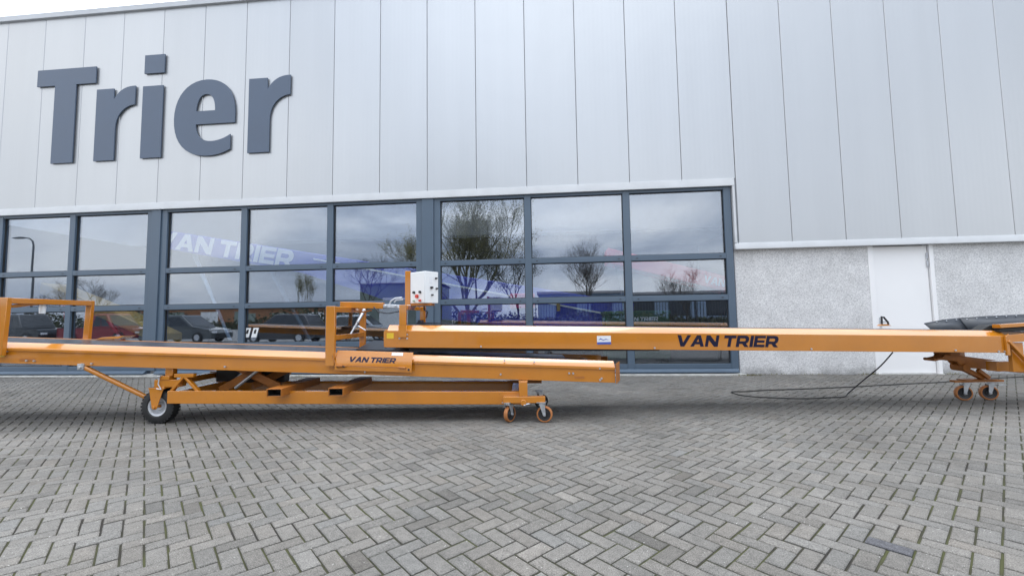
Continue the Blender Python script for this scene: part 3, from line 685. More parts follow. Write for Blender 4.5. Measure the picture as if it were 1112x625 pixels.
mb = MB(); mb.box((-4.05, .70, .41), (-3.42, .85, .67)); obj('filler_box_long', mb, 'knob', chassis, bevel=.012)  # second added black box, closing off the brightness behind the chassis
mb = MB(); mb.tube([(-4.08, .5, .40), (-3.82, .5, .62)], .028, 14); obj('hydraulic_cylinder', mb, 'zinc', chassis)
mb = MB(); mb.tube([(-3.85, .3, .40), (-3.55, .3, .63)], .02, 14); obj('hydraulic_cylinder', mb, 'zinc', chassis)
mb = MB(); mb.box((-4.72, .03, .46), (-4.40, .16, .555)); mb.box((-4.66, .02, .555), (-4.52, .15, .605)); mb.box((-4.60, .05, .60), (-4.5, .13, zt(-4.55) - .163)); mb.box((-4.62, .86, .46), (-4.3, .98, .56)); mb.box((-4.5, .88, .56), (-4.4, .96, zt(-4.45) - .163)); mb.box((-4.6, .161, .47), (-4.5, .859, .55)); obj('axle_beam', mb, 'orange', chassis, bevel=.006)
# tow tube
mb = MB(); mb.tube([(-5.62, .02, .725), (-4.86, .19, .27), (-4.72, .22, .2)], .031, 16); arm = obj('support_tube', mb, 'orange', LO)
mb = MB(); mb.box((-5.68, -.02, .70), (-5.60, .06, .775)); mb.tube([(-5.64, -.04, .73), (-5.64, .09, .73)], .018, 10); obj('hinge_bracket', mb, 'zinc', arm, bevel=.003)
def pneumatic(s, b, r=.215, w=.135):
    h = w / 2; pr = [(r * .52, -h * .75), (r * .62, -h * .98), (r * .82, -h), (r * .94, -h * .82), (r * .985, -h * .5), (r, -h * .2), (r, h * .2), (r * .985, h * .5), (r * .94, h * .82), (r * .82, h), (r * .62, h * .98), (r * .52, h * .75)]
    mb = MB().lathe(pr, (s, b, r), n=40)
    for k in range(30):     # tread blocks
        for side in (-1, 1):
            t = 2 * PI * (k + .5 * (side > 0)) / 30
            c = Vector((s + math.cos(t) * r * .985, b + side * h * .5, r + math.sin(t) * r * .985)); d = Vector((math.cos(t), 0, math.sin(t)))
            mb.bar(c - d * .012, c + d * .004, .026, h * .72, (0, 1, 0))
    wh = obj('wheel', mb, 'rubber', LO)
    rm = MB().lathe([(.02, -h * .3), (r * .2, -h * .45), (r * .26, -h * .15), (r * .4, -h * .1), (r * .46, -h * .72), (r * .56, -h * .86), (r * .56, -h * .7), (r * .5, -h * .5), (r * .5, h * .8), (r * .56, h * .86), (r * .46, h * .72), (r * .3, 0), (.02, .01)], (s, b, r), n=32); obj('rim', rm, 'rim', wh)
    fk = MB()
    for bb in (b - h - .028, b + h + .018):
        fk.prism([(s - .085, bb, .452), (s + .11, bb, .468), (s + .03, bb, .205), (s + .015, bb, .185), (s - .025, bb, .185), (s - .04, bb, .205)], (0, 0, 0), (0, .01, 0))
    fk.box((s - .09, b - h - .03, .44), (s + .115, b + h + .03, .458)); fk.tube([(s - .005, b - h - .05, .215), (s - .005, b + h + .05, .215)], .018, 10)
    fk.tube([(s + .02, b, .455), (s + .02, b, .50)], .045, 14)
    obj('wheel_fork', fk, 'orange', wh, bevel=.003)
    mb = MB(); mb.tube([(s + .06, b - h - .045, .6), (s + .05, b - h - .045, .5), (s + .09, b - h - .045, .44), (s + .03, b - h - .045, .45)], .008, 6); mb.ball((s + .06, b - h - .045, .6), .016); obj('lock_pin', mb, 'zinc', wh)
pneumatic(-4.69, .115)
# castor bogie under the right end
mb = MB(); mb.box((-.27, -.085, .236), (.245, -.01, .315)); mb.box((-.075, -.075, .316), (.03, -.012, .49)); mb.box((-.08, -.06, .49), (.035, .05, zt(0) - .165)); mb.tube([(-.022, -.105, .245), (-.022, -.08, .245)], .036, 16); bog = obj('castor_beam', mb, 'orange', LO, bevel=.005)
mb = MB(); mb.box((-.25, .86, .33), (.25, .93, .37)); mb.box((-.05, .05, .41), (.02, .93, .45)); obj('cross_beam', mb, 'orange_dark', LO, bevel=.004)
castor(LO, -.215, -.048, R(55)); castor(LO, .2, -.048, R(-12))
mb = MB(); mb.tube([(.1, -.04, .23), (.02, -.09, .225), (-.02, -.1, .215)], .01, 6); obj('brake_lever', mb, 'zinc', LO)
castor(LO, .2, .75, R(20), tread='rubber')

# ------------------------------------------------------------------ upper conveyor
UP = thing('conveyor', 'long orange belt conveyor resting higher on the right with white control box and rubber hopper', 'conveyor', (-2.162, 5.355, 0), R(6.0), 'orange belt conveyors in front of the building')
zu = lambda s: 1.1385 - .0242 * s
T0, T1 = 0., 8.16; W_U = .85
rp = [(0, -.218), (0, -.004), (.004, 0), (.1, .07), (.104, .066), (.104, -.02), (.012, -.02), (.012, -.21), (.06, -.21), (.06, -.218)]
obj('side_rail', sweep(rp, T0 + .04, T1, zu), 'orange', UP, bevel=.004)
obj('side_rail', sweep([(W_U - b, z) for b, z in rp], T0 + .04, T1, zu), 'orange', UP, bevel=.004)
bp = [(.107, .058), (.15, .07), (W_U / 2, .064), (W_U - .15, .07), (W_U - .107, .058), (W_U - .107, .05), (.107, .05)]
obj('belt', sweep(bp, T0 + .1, T1 + 2.2, zu), 'belt', UP)
obj('belt', sweep([(b, z - .23) for b, z in bp], T0 + .15, T1, zu), 'belt', UP)['label'] = 'returning underside of the belt'
mb = MB(); mb.prism([(.3, .1, zu(.3) - .222), (3.6, .1, zu(3.6) - .222), (3.6, .1, zu(3.6) - .238), (1.2, .1, zu(1.2) - .262), (.5, .1, zu(.5) - .28), (.3, .1, zu(.3) - .275)], (0, 0, 0), (0, .65, 0)); obj('rubber_apron', mb, 'rubber', UP)
mb = MB()   # rounded head end
for b in (.0, W_U - .012):
    mb.prism([(.045, b, zu(0) - .218), (.0, b, zu(0) - .215), (.0, b, zu(0) - .02), (.012, b, zu(0) + .005), (.045, b, zu(0) + .012)], (0, 0, 0), (0, .012, 0))
mb.box((-.004, .0, zu(0) - .2), (.003, W_U, zu(0) - .02))
mb.prism([(0, 0, zu(0) - .02), (.012, 0, zu(0) + .004), (.05, .0, zu(0) + .0), (.3, .0, zu(.3) - .002), (.3, .1, zu(.3) + .072), (.05, .1, zu(0) + .066), (0, .06, zu(0) + .03)], (0, -.002, .004), (0, .0, .0)) if False else None
obj('end_plate', mb, 'orange', UP, bevel=.004)
mb = MB(); mb.tube([(.12, .05, zu(.1) - .05), (.12, W_U - .05, zu(.1) - .05)], .08, 20); obj('head_roller', mb, 'belt', UP)
mb = MB()
for s, z in ((1.25, -.195), (3.5, -.195), (5.55, -.19), (.2, -.10), (.3, -.10), (.2, -.05), (.3, -.05), (7.45, -.19), (8.02, -.2), (8.1, -.2)):
    mb.tube([(s, -.012, zu(s) + z), (s, .0, zu(s) + z)], .012, 6)
obj('bolt', mb, 'zinc', UP)
ux = Vector((1, 0, -.0242)).normalized(); uu = Vector((0, 0, 1))
lettering('lettering', 'VAN TRIER', 1.37, .148, .002, 'navy', UP, frame((3.775, -.0015, zu(3.78) - .172), ux, uu))
st = MB().box((2.755, -.003, zu(2.8) - .155), (2.935, -.0005, zu(2.8) - .045)); sto = obj('sticker', st, 'sticker', UP)
mb = MB().box((2.755, -.005, zu(2.8) - .155), (2.935, -.0032, zu(2.8) - .125)); obj('sticker_band', mb, 'stickblue', sto)
mb = MB(); zz = zu(2.8)
mb.prism([(2.77, -.0045, zz - .105), (2.80, -.0045, zz - .075), (2.835, -.0045, zz - .095), (2.87, -.0045, zz - .085), (2.92, -.0045, zz - .1), (2.87, -.0045, zz - .095), (2.835, -.0045, zz - .105), (2.80, -.0045, zz - .09)], (0, 0, 0), (0, .0012, 0)); obj('sticker_mark', mb, 'stickblue', sto)
mb = MB().box((.035, -.003, zu(0) - .105), (.125, -.0005, zu(0) - .035)); obj('sticker', mb, 'yellow', UP)
# arch carrying the control box
mb = MB()
mb.box((.19, -.026, 1.045), (.295, -.0015, 1.20)); mb.box((.2, -.027, 1.20), (.29, .03, 1.463)); mb.box((.30, W_U - .05, zu(.3) + .07), (.38, W_U + .01, 1.46)); mb.box((.205, .031, 1.40), (.3, W_U - .051, 1.459))
ar = obj('arch_frame', mb, 'orange', UP, bevel=.004)
mb = MB(); mb.prism([(.3, W_U - .3, zu(.3) + .075), (.75, W_U - .3, zu(.6) + .085), (.75, W_U - .3, zu(.6) + .092), (.3, W_U - .3, zu(.3) + .10)], (0, 0, 0), (0, .25, 0)); mb.box((.32, W_U - .3, zu(.3) + .1), (.36, W_U - .06, zu(.3) + .13)); obj('scraper', mb, 'belt', UP)
cbm = Matrix.Translation((.497, .15, 1.49)) @ Matrix.Rotation(R(50), 4, 'Z')      # local -x side carries buttons, -y the knobs
cb = MB().box((0, 0, 0), (.235, .31, .43)).xf(cbm); box = obj('control_box', cb, 'white', UP, bevel=.006)
mb = MB().box((-.004, .008, .008), (-.0005, .302, .422)).xf(cbm); obj('box_door', mb, 'white', box, bevel=.002)
mb = MB(); mb.box((.18, .255, -.04), (.26, .285, .44)); mb.xf(cbm); 
mb = MB().box((.185, .35, 1.46), (.26, .4, 1.945)); obj('mounting_plate', mb, 'orange', box, bevel=.004)
for (y, z, m_, r) in ((.215, .15, 'knob', .018), (.085, .15, 'knob', .018), (.15, .095, 'red', .027), (.215, .035, 'green_b', .014), (.085, .035, 'red', .017)):
    mb = MB().tube([(-.03, y, z), (-.004, y, z)], [r * .9, r], 14).xf(cbm); obj('button', mb, m_, box)
for (x, z, r) in ((.11, .21, .018), (.12, .11, .013), (.19, .34, .014), (.2, .2, .014)):
    mb = MB().tube([(x, -.03, z), (x, -.0, z)], [r * .85, r], 12).xf(cbm); obj('knob', mb, 'knob', box)
mb = MB().box((.085, -.004, .27), (.12, -.0005, .36)).xf(cbm); obj('rating_plate', mb, 'sticker', box)
mb = MB()
for k, (x, y) in enumerate(((.06, .1), (.1, .14), (.14, .16))): mb.tube([cbm @ Vector((x, y, -.03)), cbm @ Vector((x, y, .0))], .014, 8)
a = cbm @ Vector((.1, .14, -.03)); mb.tube([a, a + Vector((0, .02, -.06)), (.45, .6, 1.38), (.4, .78, 1.3)], .01, 8); obj('cable_gland', mb, 'knob', box)
mb = MB(); mb.box((.3, .2, 1.458), (.58, .42, 1.489)); obj('box_bracket', mb, 'orange_dark', box)
# hopper end on the right
SH = T1
mb = MB(); mb.prism([(SH - .055, -.03, zu(SH) - .25), (SH - .055, -.03, zu(SH) - .0), (SH - .01, -.03, zu(SH) + .03), (SH - .01, -.03, zu(SH) - .25)], (0, 0, 0), (0, .028, 0)); 
for b0 in (.03, .76): mb.box((SH + .075, b0, .47), (SH + .235, b0 + .05, zu(SH) - .09))
obj('hopper_post', mb, 'orange', UP, bevel=.004)
mb = MB()
for b0 in (0, .79): mb.prism([(SH + .005, b0, zu(SH) - .085), (SH + .005, b0, zu(SH) + .015), (SH + 2.2, b0, zu(SH) + .16), (SH + 2.2, b0, zu(SH) + .03)], (0, 0, 0), (0, .019, 0))
obj('hopper_side', mb, 'orange', UP, bevel=.004)
mb = MB(); mb.bar((8.13, -.02, .88), (8.6, -.02, .34), .03, .055, (0, 1, 0)); obj('brace', mb, 'orange', UP, bevel=.004)
mb = MB(); mb.prism([(8.07, 0, 1.047), (8.07, 0, 1.094), (10.4, 0, 1.208), (10.4, 0, 1.155)], (0, -.01, 0), (0, .09, 0)); obj('hopper_flange', mb, 'orange', UP, bevel=.004)
# rubber skirts with rivets
def skirt(pts_low, pts_top, b0, b1):
    n = len(pts_low); vs = []
    for (s, z) in pts_low: vs.append((s, b0, z))
    for (s, z) in pts_top: vs.append((s, b1, z))
    mb = MB().add(vs, [(k, k + 1, n + k + 1, n + k) for k in range(n - 1)])
    o = obj('rubber_skirt', mb, 'skirt', UP); sd = o.modifiers.new('thick', 'SOLIDIFY'); sd.thickness = .008; return o
skirt([(7.84, .985), (8.1, .985), (8.55, .985)], [(7.83, 1.10), (8.12, 1.15), (8.45, 1.178)], .66, .78)
skirt([(8.36, .98), (8.8, .98), (9.6, .99), (10.4, 1.0)], [(8.36, 1.172), (8.8, 1.195), (9.6, 1.22), (10.4, 1.24)], .64, .765)
mb = MB()
for k in range(14):
    s = 8.0 + k * .15; z = 1.118 + (s - 7.9) * .1 if s < 8.45 else 1.165 + (s - 8.45) * .055
    mb.ball((s, .75 if s < 8.36 else .742, z - .01), .0095, 6)
obj('rivet', mb, 'zinc', UP)
mb = MB(); mb.prism([(7.93, 0, 1.005), (7.99, 0, 1.05), (8.06, 0, 1.085), (8.3, 0, 1.09), (8.3, 0, 1.005)], (0, .11, 0), (0, .25, 0)); mb.prism([(8.1, 0, .99), (8.1, 0, 1.042), (10.4, 0, 1.15), (10.4, 0, 1.09)], (0, .03, 0), (0, .105, 0)); obj('pad_and_dark_strip', mb, 'rubber', UP, bevel=.01)  # rubber pad, then a long dark strip beneath the flange
# bracket on the far rail
mb = MB(); mb.prism([(7.11, .72, 1.075), (7.29, .72, 1.075), (7.22, .72, 1.1), (7.15, .72, 1.1)], (0, 0, 0), (0, .06, 0)); gb = obj('guide_base', mb, 'orange', UP)
mb = MB(); mb.tube([(7.17, .75, 1.095), (7.175, .75, 1.215), (7.205, .75, 1.205), (7.26, .75, 1.13), (7.27, .75, 1.095)], .013, 8); obj('guide_bow', mb, 'knob', gb)
# undercarriage
mb = MB()
for b in (.5, .62):
    mb.prism([(7.69, b, .575), (7.70, b, .61), (7.80, b, .63), (7.83, b, .67), (7.95, b, .66), (8.2, b, .62), (9.4, b, .46), (9.4, b, .33), (8.25, b, .46), (8.08, b, .47), (8.0, b, .56), (7.85, b, .585), (7.75, b, .585)], (0, 0, 0), (0, .03, 0))
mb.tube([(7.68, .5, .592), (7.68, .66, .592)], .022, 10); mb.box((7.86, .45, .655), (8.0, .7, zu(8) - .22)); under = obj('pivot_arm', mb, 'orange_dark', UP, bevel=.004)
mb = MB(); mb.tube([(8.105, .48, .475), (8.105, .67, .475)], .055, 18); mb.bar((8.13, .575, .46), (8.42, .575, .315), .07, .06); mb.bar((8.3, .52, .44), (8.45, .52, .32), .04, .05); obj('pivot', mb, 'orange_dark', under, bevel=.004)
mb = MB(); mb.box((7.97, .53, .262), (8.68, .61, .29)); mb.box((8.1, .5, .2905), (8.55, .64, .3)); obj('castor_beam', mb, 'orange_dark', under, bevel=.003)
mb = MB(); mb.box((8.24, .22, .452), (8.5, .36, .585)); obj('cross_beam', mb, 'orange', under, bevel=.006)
castor(UP, 8.16, .57, R(165), .105, .055); castor(UP, 8.53, .57, R(160), .105, .055)
mb = MB(); mb.box((8.56, .5, .215), (8.68, .56, .225)); obj('brake_lever', mb, 'zinc', under)

# ------------------------------------------------------------------ cable on the ground
def catmull(pts, n=8):
    P = [Vector(p) for p in pts]; out = []
    for i in range(len(P) - 1):
        p0 = P[max(i - 1, 0)]; p1 = P[i]; p2 = P[i + 1]; p3 = P[min(i + 2, len(P) - 1)]
        for k in range(n):
            t = k / n; out.append(.5 * ((2 * p1) + (-p0 + p2) * t + (2 * p0 - 5 * p1 + 4 * p2 - p3) * t * t + (-p0 + 3 * p1 - 3 * p2 + p3) * t**3))
    out.append(P[-1]); return out
cab = [(4.72, 6.45, .72), (4.68, 6.65, .5), (4.6, 6.9, .26), (4.5, 7.06, .06), (4.36, 7.0, .012), (4.19, 6.93, .012), (3.69, 6.85, .012), (3.26, 6.915, .012), (3.0, 7.04, .012), (2.91, 7.2, .012), (2.93, 7.40, .012), (3.2, 7.49, .012), (3.5, 7.57, .012), (4.1, 7.67, .012), (4.66, 7.80, .012), (5.2, 7.93, .012), (5.74, 8.07, .012), (6.4, 8.28, .012), (6.93, 8.42, .012), (8., 8.8, .012), (8.99, 9.1, .012), (10.3, 9.3, .012)]
rc = random.Random(2)
cab = [(x + (rc.gauss(0, .012) if z < .05 else 0), y + (rc.gauss(0, .015) if z < .05 else 0), z) for x, y, z in cab]
tag(obj('power_cable', MB().tube(catmull(cab), .0085, 6), 'cable'), 'thin black cable hanging from the right conveyor and looping across the paving', 'cable')

# weeds and moss along the foot of the wall
def weeds():
    mb = MB(); r = random.Random(8)
    spots = [(4.05, 9.39, 60), (4.25, 9.5, 40), (4.6, 9.55, 25), (5.4, 9.55, 20), (6.5, 9.54, 50), (-5.75, 9.39, 40), (1.0, 9.39, 20), (-8.2, 9.39, 25), (8.1, 9.55, 30), (-3.1, 9.39, 20)]
    for x, y, n in spots:
        for _ in range(n):
            px = x + r.gauss(0, .12); py = y + r.gauss(0, .015); h = r.uniform(.015, .055); a = r.uniform(0, 2 * PI); w = .005
            dx, dy = math.cos(a) * w, math.sin(a) * w; lx, ly = r.gauss(0, .015), r.gauss(0, .015) - .01
            mb.add([(px - dx, py - dy, 0), (px + dx, py + dy, 0), (px + lx, py + ly, h)], [(0, 1, 2)])
    o = obj('moss_tufts', mb, 'bud', smooth=False, recalc=False); o['kind'] = 'stuff'; o['label'] = 'small weeds and moss growing in the joint along the foot of the wall'; o['category'] = 'weeds'
weeds()

# ------------------------------------------------------------------ showroom behind the glass
bm_ = thing('boom_conveyor', 'blue sloping boom conveyor with white lettering seen through the middle windows', 'conveyor', (-4.5, 13, 0))
def bp_(x, y, z): return (x + 4.5, y - 13, z)
sl = (1.55 - 4.15) / (2.5 + 12.2)
zb = lambda x: 4.15 + (x + 12.2) * sl
mb = MB().loft([[bp_(x, 13, zb(x) - hh), bp_(x, 14.1, zb(x) - hh), bp_(x, 14.1, zb(x) + .1), bp_(x, 13, zb(x) + .1)] for x, hh in ((-13.5, .5), (-8, .6), (-6, .9), (-3.5, 1.35), (-1.2, 1.2), (2.45, .6))]); bo = obj('boom', mb, 'blue', bm_, bevel=.02)
sv = Vector((1, 0, sl)).normalized()
lettering('lettering', 'VAN TRIER', 5.0, .56, .004, 'boomwhite', bm_, frame(bp_(-13.15, 12.99, zb(-13.15) - .48), sv, (0, 0, 1)))
mb = MB(); mb.bar(bp_(-7.6, 12.97, zb(-7.6) - .08), bp_(2.3, 12.97, zb(2.3) - .38), .02, .05); obj('white_stripe', mb, 'boomwhite', bm_)
for p, q in (((-12.25, 13.4, 3.85), (-10.45, 13.1, .6)), ((-9.5, 13.5, 3.1), (-7.7, 13.2, .5))):
    mb = MB(); mb.tube([bp_(*p), bp_(*[(a + b) / 2 for a, b in zip(p, q)])], .065, 12); mb.tube([bp_(*[(a + b) / 2 for a, b in zip(p, q)]), bp_(*q)], .05, 12); obj('strut', mb, 'blue_pale' if p[0] < -11 else 'frame', bm_)
mb = MB(); mb.box(bp_(-11, 12.9, .3), bp_(-7.2, 14.2, .65)); mb.box(bp_(-3, 13, .3), bp_(1.8, 14.1, .95)); obj('base_frame', mb, 'knob', bm_, bevel=.02)
for x, y in ((-10.4, 12.85), (-7.9, 12.85), (-2.2, 12.95), (1.2, 12.95)):
    mb = MB().lathe([(.1, -.1), (.32, -.1), (.35, -.06), (.35, .06), (.32, .1), (.1, .1)], bp_(x, y, .35), n=28); obj('wheel', mb, 'rubber', bm_)
mb = MB(); mb.box(bp_(-1.25, 12.8, 1.55), bp_(-.5, 12.98, 2.0)); obj('motor_cover', mb, 'pink', bm_, bevel=.03)
mb = MB(); mb.box(bp_(.15, 12.8, 1.45), bp_(.25, 12.9, 1.75)); obj('beacon', mb, 'yelmach', bm_)

rb_ = thing('boom_conveyor', 'red sloping boom conveyor with white letters seen through the rightmost windows', 'conveyor', (3.5, 12, 0))
zr = lambda x: 2.805 - (x - 2.96) * .277
mb = MB().loft([[(x - 3.5, 0, zr(x) - .42), (x - 3.5, .8, zr(x) - .42), (x - 3.5, .8, zr(x)), (x - 3.5, 0, zr(x))] for x in (1.6, 5.3)]); obj('boom', mb, 'redboom', rb_, bevel=.02)
lettering('lettering', 'VAN', .62, .21, .004, 'boomwhite', rb_, frame((4.12 - 3.5, -.012, zr(4.12) - .32), (1, 0, -.277), (0, 0, 1)))
mb = MB(); mb.tube([(-1.6, .4, zr(1.9) - .4), (-1.2, .4, 0)], .06, 10); mb.tube([(1.3, .4, zr(4.8) - .4), (1.1, .4, 0)], .06, 10); obj('support_leg', mb, 'lamp', rb_)

gb_ = thing('container', 'low dark green container with white lettering behind the right windows', 'container', (2.3, 11.8, 0))
mb = MB(); mb.box((-.85, 0, .12), (.85, .8, 1.38)); mb.box((-.88, -.03, 1.3), (.88, .83, 1.41)); gbo = obj('tub', mb, 'greenbox', gb_, bevel=.02)
lettering('lettering', 'VAN TRIER', .9, .1, .004, 'boomwhite', gb_, frame((-.35, -.012, 1.14), (1, 0, 0), (0, 0, 1)), .1)
mb = MB(); mb.box((-.8, .1, 0), (-.6, .7, .119)); mb.box((.6, .1, 0), (.8, .7, .119)); obj('foot', mb, 'knob', gb_)

ym = thing('boom_conveyor', 'yellow sloping conveyor seen low behind the leftmost windows', 'conveyor', (-14, 12, 0))
mb = MB(); mb.loft([[(s, 0, z - .35), (s, .8, z - .35), (s, .8, z), (s, 0, z)] for s, z in ((-2.1, 2.6), (.2, 1.75), (2.1, .95))]); obj('boom', mb, 'yelmach', ym, bevel=.02)
mb = MB(); mb.tube([(-1.8, .4, 2.2), (-1.2, .4, .1)], .07); mb.tube([(-.2, .4, 1.5), (1., .4, .1)], .06); obj('support_leg', mb, 'redboom', ym)
mb = MB(); mb.box((-1.6, .05, .12), (1.9, .75, .3)); obj('base_frame', mb, 'knob', ym)
for s in (-1.3, 1.5):
    mb = MB().lathe([(.08, -.07), (.22, -.07), (.24, 0), (.22, .07), (.08, .07)], (s, -.02, .24), n=24); obj('wheel', mb, 'rubber', ym)
for x in (-7.25, -7.055):         # two white stickers on the outside of the glass
    def sk(p, y0, y1, nm, m_, par): mb = MB().prism([(x + a_ * .95, 0, c_) for a_, c_ in p], (0, y0, 0), (0, y1, 0)); return obj(nm, mb, m_, par, smooth=False)
    st_ = sk([(-.1, .90), (.04, .90), (.1, 1.125), (-.04, 1.125)], .098, .0995, 'glass_sticker', 'white', bld)
    sk([(-.035, .99), (.02, .985), (.045, 1.08), (.015, 1.09), (-.02, 1.06)], .0965, .0975, 'sticker_mark', 'knob', st_)

# ------------------------------------------------------------------ the yard and street behind the camera (seen mirrored in the glass)
def tree(x, y, h, spread, m, label, kind, seed, depth=6, leaves=0, leafm='bud', upright=.35, trunk_r=.0, stems=1):
    r = random.Random(seed); wood = MB(); tips = []
    def grow(p, d, ln, rad, lv):
        n = 3; pts = [p]; q = p.copy(); dd = d.copy()
        for k in range(n):
            dd = (dd + Vector((r.gauss(0, .14), r.gauss(0, .14), r.gauss(0, .08) + .05 * upright))).normalized(); q = q + dd * ln / n; pts.append(q.copy())
        wood.tube(pts, [rad * (1 - .45 * k / n) for k in range(n + 1)], 5 if lv > 3 else 3, cap=False)
        if lv <= 1: tips.extend(pts[1:])
        if lv == 0: return
        nb = r.choice((2, 3, 3, 4)) if lv > 1 else r.choice((3, 4))
        for k in range(nb):
            t = r.uniform(.45, 1.) if k else 1.
            base = pts[0].lerp(pts[-1], t) if t < 1 else pts[-1]
            i = min(n - 1, int(t * n)); base = pts[i].lerp(pts[i + 1], t * n - i) if t < 1 else pts[-1]
            a = r.uniform(0, 2 * PI); s = r.uniform(.45, .95) * spread
            side = Vector((math.cos(a), math.sin(a), r.uniform(-.1, .5)))
            nd = (dd * (1 - .35 * (k > 0)) + side * s * (.55 if k == 0 else 1) + Vector((0, 0, upright * .5))).normalized()
            grow(base, nd, ln * r.uniform(.62, .85), rad * r.uniform(.5, .68), lv - 1)
    t = thing(kind, label, 'tree', (x, y, 0))
    if stems == 1: grow(Vector((0, 0, -.05)), Vector((r.gauss(0, .04), r.gauss(0, .04), 1)).normalized(), h * .27, trunk_r or h * .012, depth)
    else:
        wood.tube([(0, 0, -.05), (0, 0, h * .06)], [trunk_r * 1.3, trunk_r], 8)
        for q in range(stems):
            a = 2 * PI * q / stems + .3; ln = .25 if q % 2 else .55
            grow(Vector((0, 0, h * .05)), Vector((math.cos(a) * ln, math.sin(a) * ln, 1)).normalized(), h * .3, trunk_r * .6, depth - 1)
    zmax = max(v[2] for v in wood.v); k = h / zmax
    wood.v = [(a * k, b * k, c * k) for a, b, c in wood.v]
    obj('trunk', wood, m, t, smooth=False, recalc=False, split=False)
    if leaves:
        lf = MB()
        for _ in range(leaves):
            p = r.choice(tips) * k + Vector((r.gauss(0, .22), r.gauss(0, .22), r.gauss(0, .22))); s = r.uniform(.025, .06)
            a = Vector((r.gauss(0, 1), r.gauss(0, 1), r.gauss(0, 1))).normalized() * s; b = Vector((r.gauss(0, 1), r.gauss(0, 1), r.gauss(0, 1))).normalized() * s
            lf.add([p - a, p + b, p + a, p - b], [(0, 1, 2, 3)])
        obj('crown', lf, leafm, t, smooth=False, recalc=False, split=False)
tree(-8.6, -24, 15.5, .62, 'bark_g', 'tallest tree in budding green leaf mirrored in the window beside the control box', 'budding_tree', 3, 7, 38000, upright=.4, trunk_r=.3, stems=6)
tree(-3.6, -25, 9., .7, 'bark', 'dark evergreen tree close beside the tall budding tree', 'evergreen_tree', 9, 5, 5000, 'ever', upright=.2)
tree(3.3, -16, 7.2, .75, 'bark', 'bare dark tree with dense twigs behind the fence, the taller of two', 'bare_tree', 5, 7)
tree(10.6, -16, 5.8, .85, 'bark', 'bare round tree mirrored in the rightmost window behind the fence', 'bare_tree', 7, 7)
tree(-50.9, -20, 6.2, .9, 'bark', 'small bare tree mirrored at the far left beside the street lamp', 'bare_tree', 12, 6)
tree(-45.9, -20, 6.4, .95, 'bark', 'broad bare tree mirrored in the second window from the left', 'bare_tree', 14, 7)
tree(-28.3, -26, 7.2, .35, 'bark_g', 'narrow upright tree mirrored left of the arch frame', 'narrow_tree', 15, 6, 1500, upright=1.2)
tree(-19, -24, 8.6, .8, 'bark', 'bare spreading tree mirrored above the drawbar', 'bare_tree', 18, 6)
# fence
fe = thing('fence', 'black railing fence of upright bars in front of the bare trees', 'fence', (3, -10.5, 0))
pk = MB(); x = -4.4
while x < 12: pk.box((x - .018, -.018, .08), (x + .018, .018, 2.35)); x += .19
obj('picket', pk, 'fence', fe, smooth=False)
mb = MB(); mb.box((-4.45, -.025, 2.15), (12.0, -.019, 2.2)); mb.box((-4.45, .019, .25), (12.0, .025, .3)); obj('rail', mb, 'fence', fe)
for k in range(7): mb = MB().box((-4.5 + k * 2.75 - .04, .026, 0), (-4.5 + k * 2.75 + .04, .1, 2.4)); obj('post', mb, 'fence', fe)
# low edging in front of the fence
mb = MB(); mb.box((-.5, -9.6, 0), (14, -9.2, .42)); tag(obj('edging_wall', mb, 'bench', bevel=.02), 'low rust brown wall along the foot of the black fence', 'low wall')
# street lamp
sl_ = thing('street_lamp', 'tall grey street lamp with a curved arm mirrored in the leftmost window', 'street lamp', (-48.1, -16, 0))
mb = MB(); mb.tube([(0, 0, 0), (0, 0, 1.2), (0, 0, 1.22), (0, 0, 8.6), (-.12, 0, 9.0), (-.45, 0, 9.25), (-1.0, 0, 9.33)], [.14, .14, .1, .075, .07, .06, .05], 10); obj('pole', mb, 'lamp', sl_)
mb = MB(); mb.loft([[(-.95, -.1, 9.28), (-.95, .1, 9.28), (-.95, .1, 9.38), (-.95, -.1, 9.38)], [(-1.3, -.17, 9.26), (-1.3, .17, 9.26), (-1.3, .14, 9.42), (-1.3, -.14, 9.42)], [(-2.1, -.13, 9.3), (-2.1, .13, 9.3), (-2.1, .1, 9.38), (-2.1, -.1, 9.38)]]); hd = obj('lamp_head', mb, 'lamp', sl_, bevel=.01)
mb = MB(); mb.box((-1.95, -.1, 9.24), (-1.25, .1, 9.262)); obj('lens', mb, 'lampglass', hd)
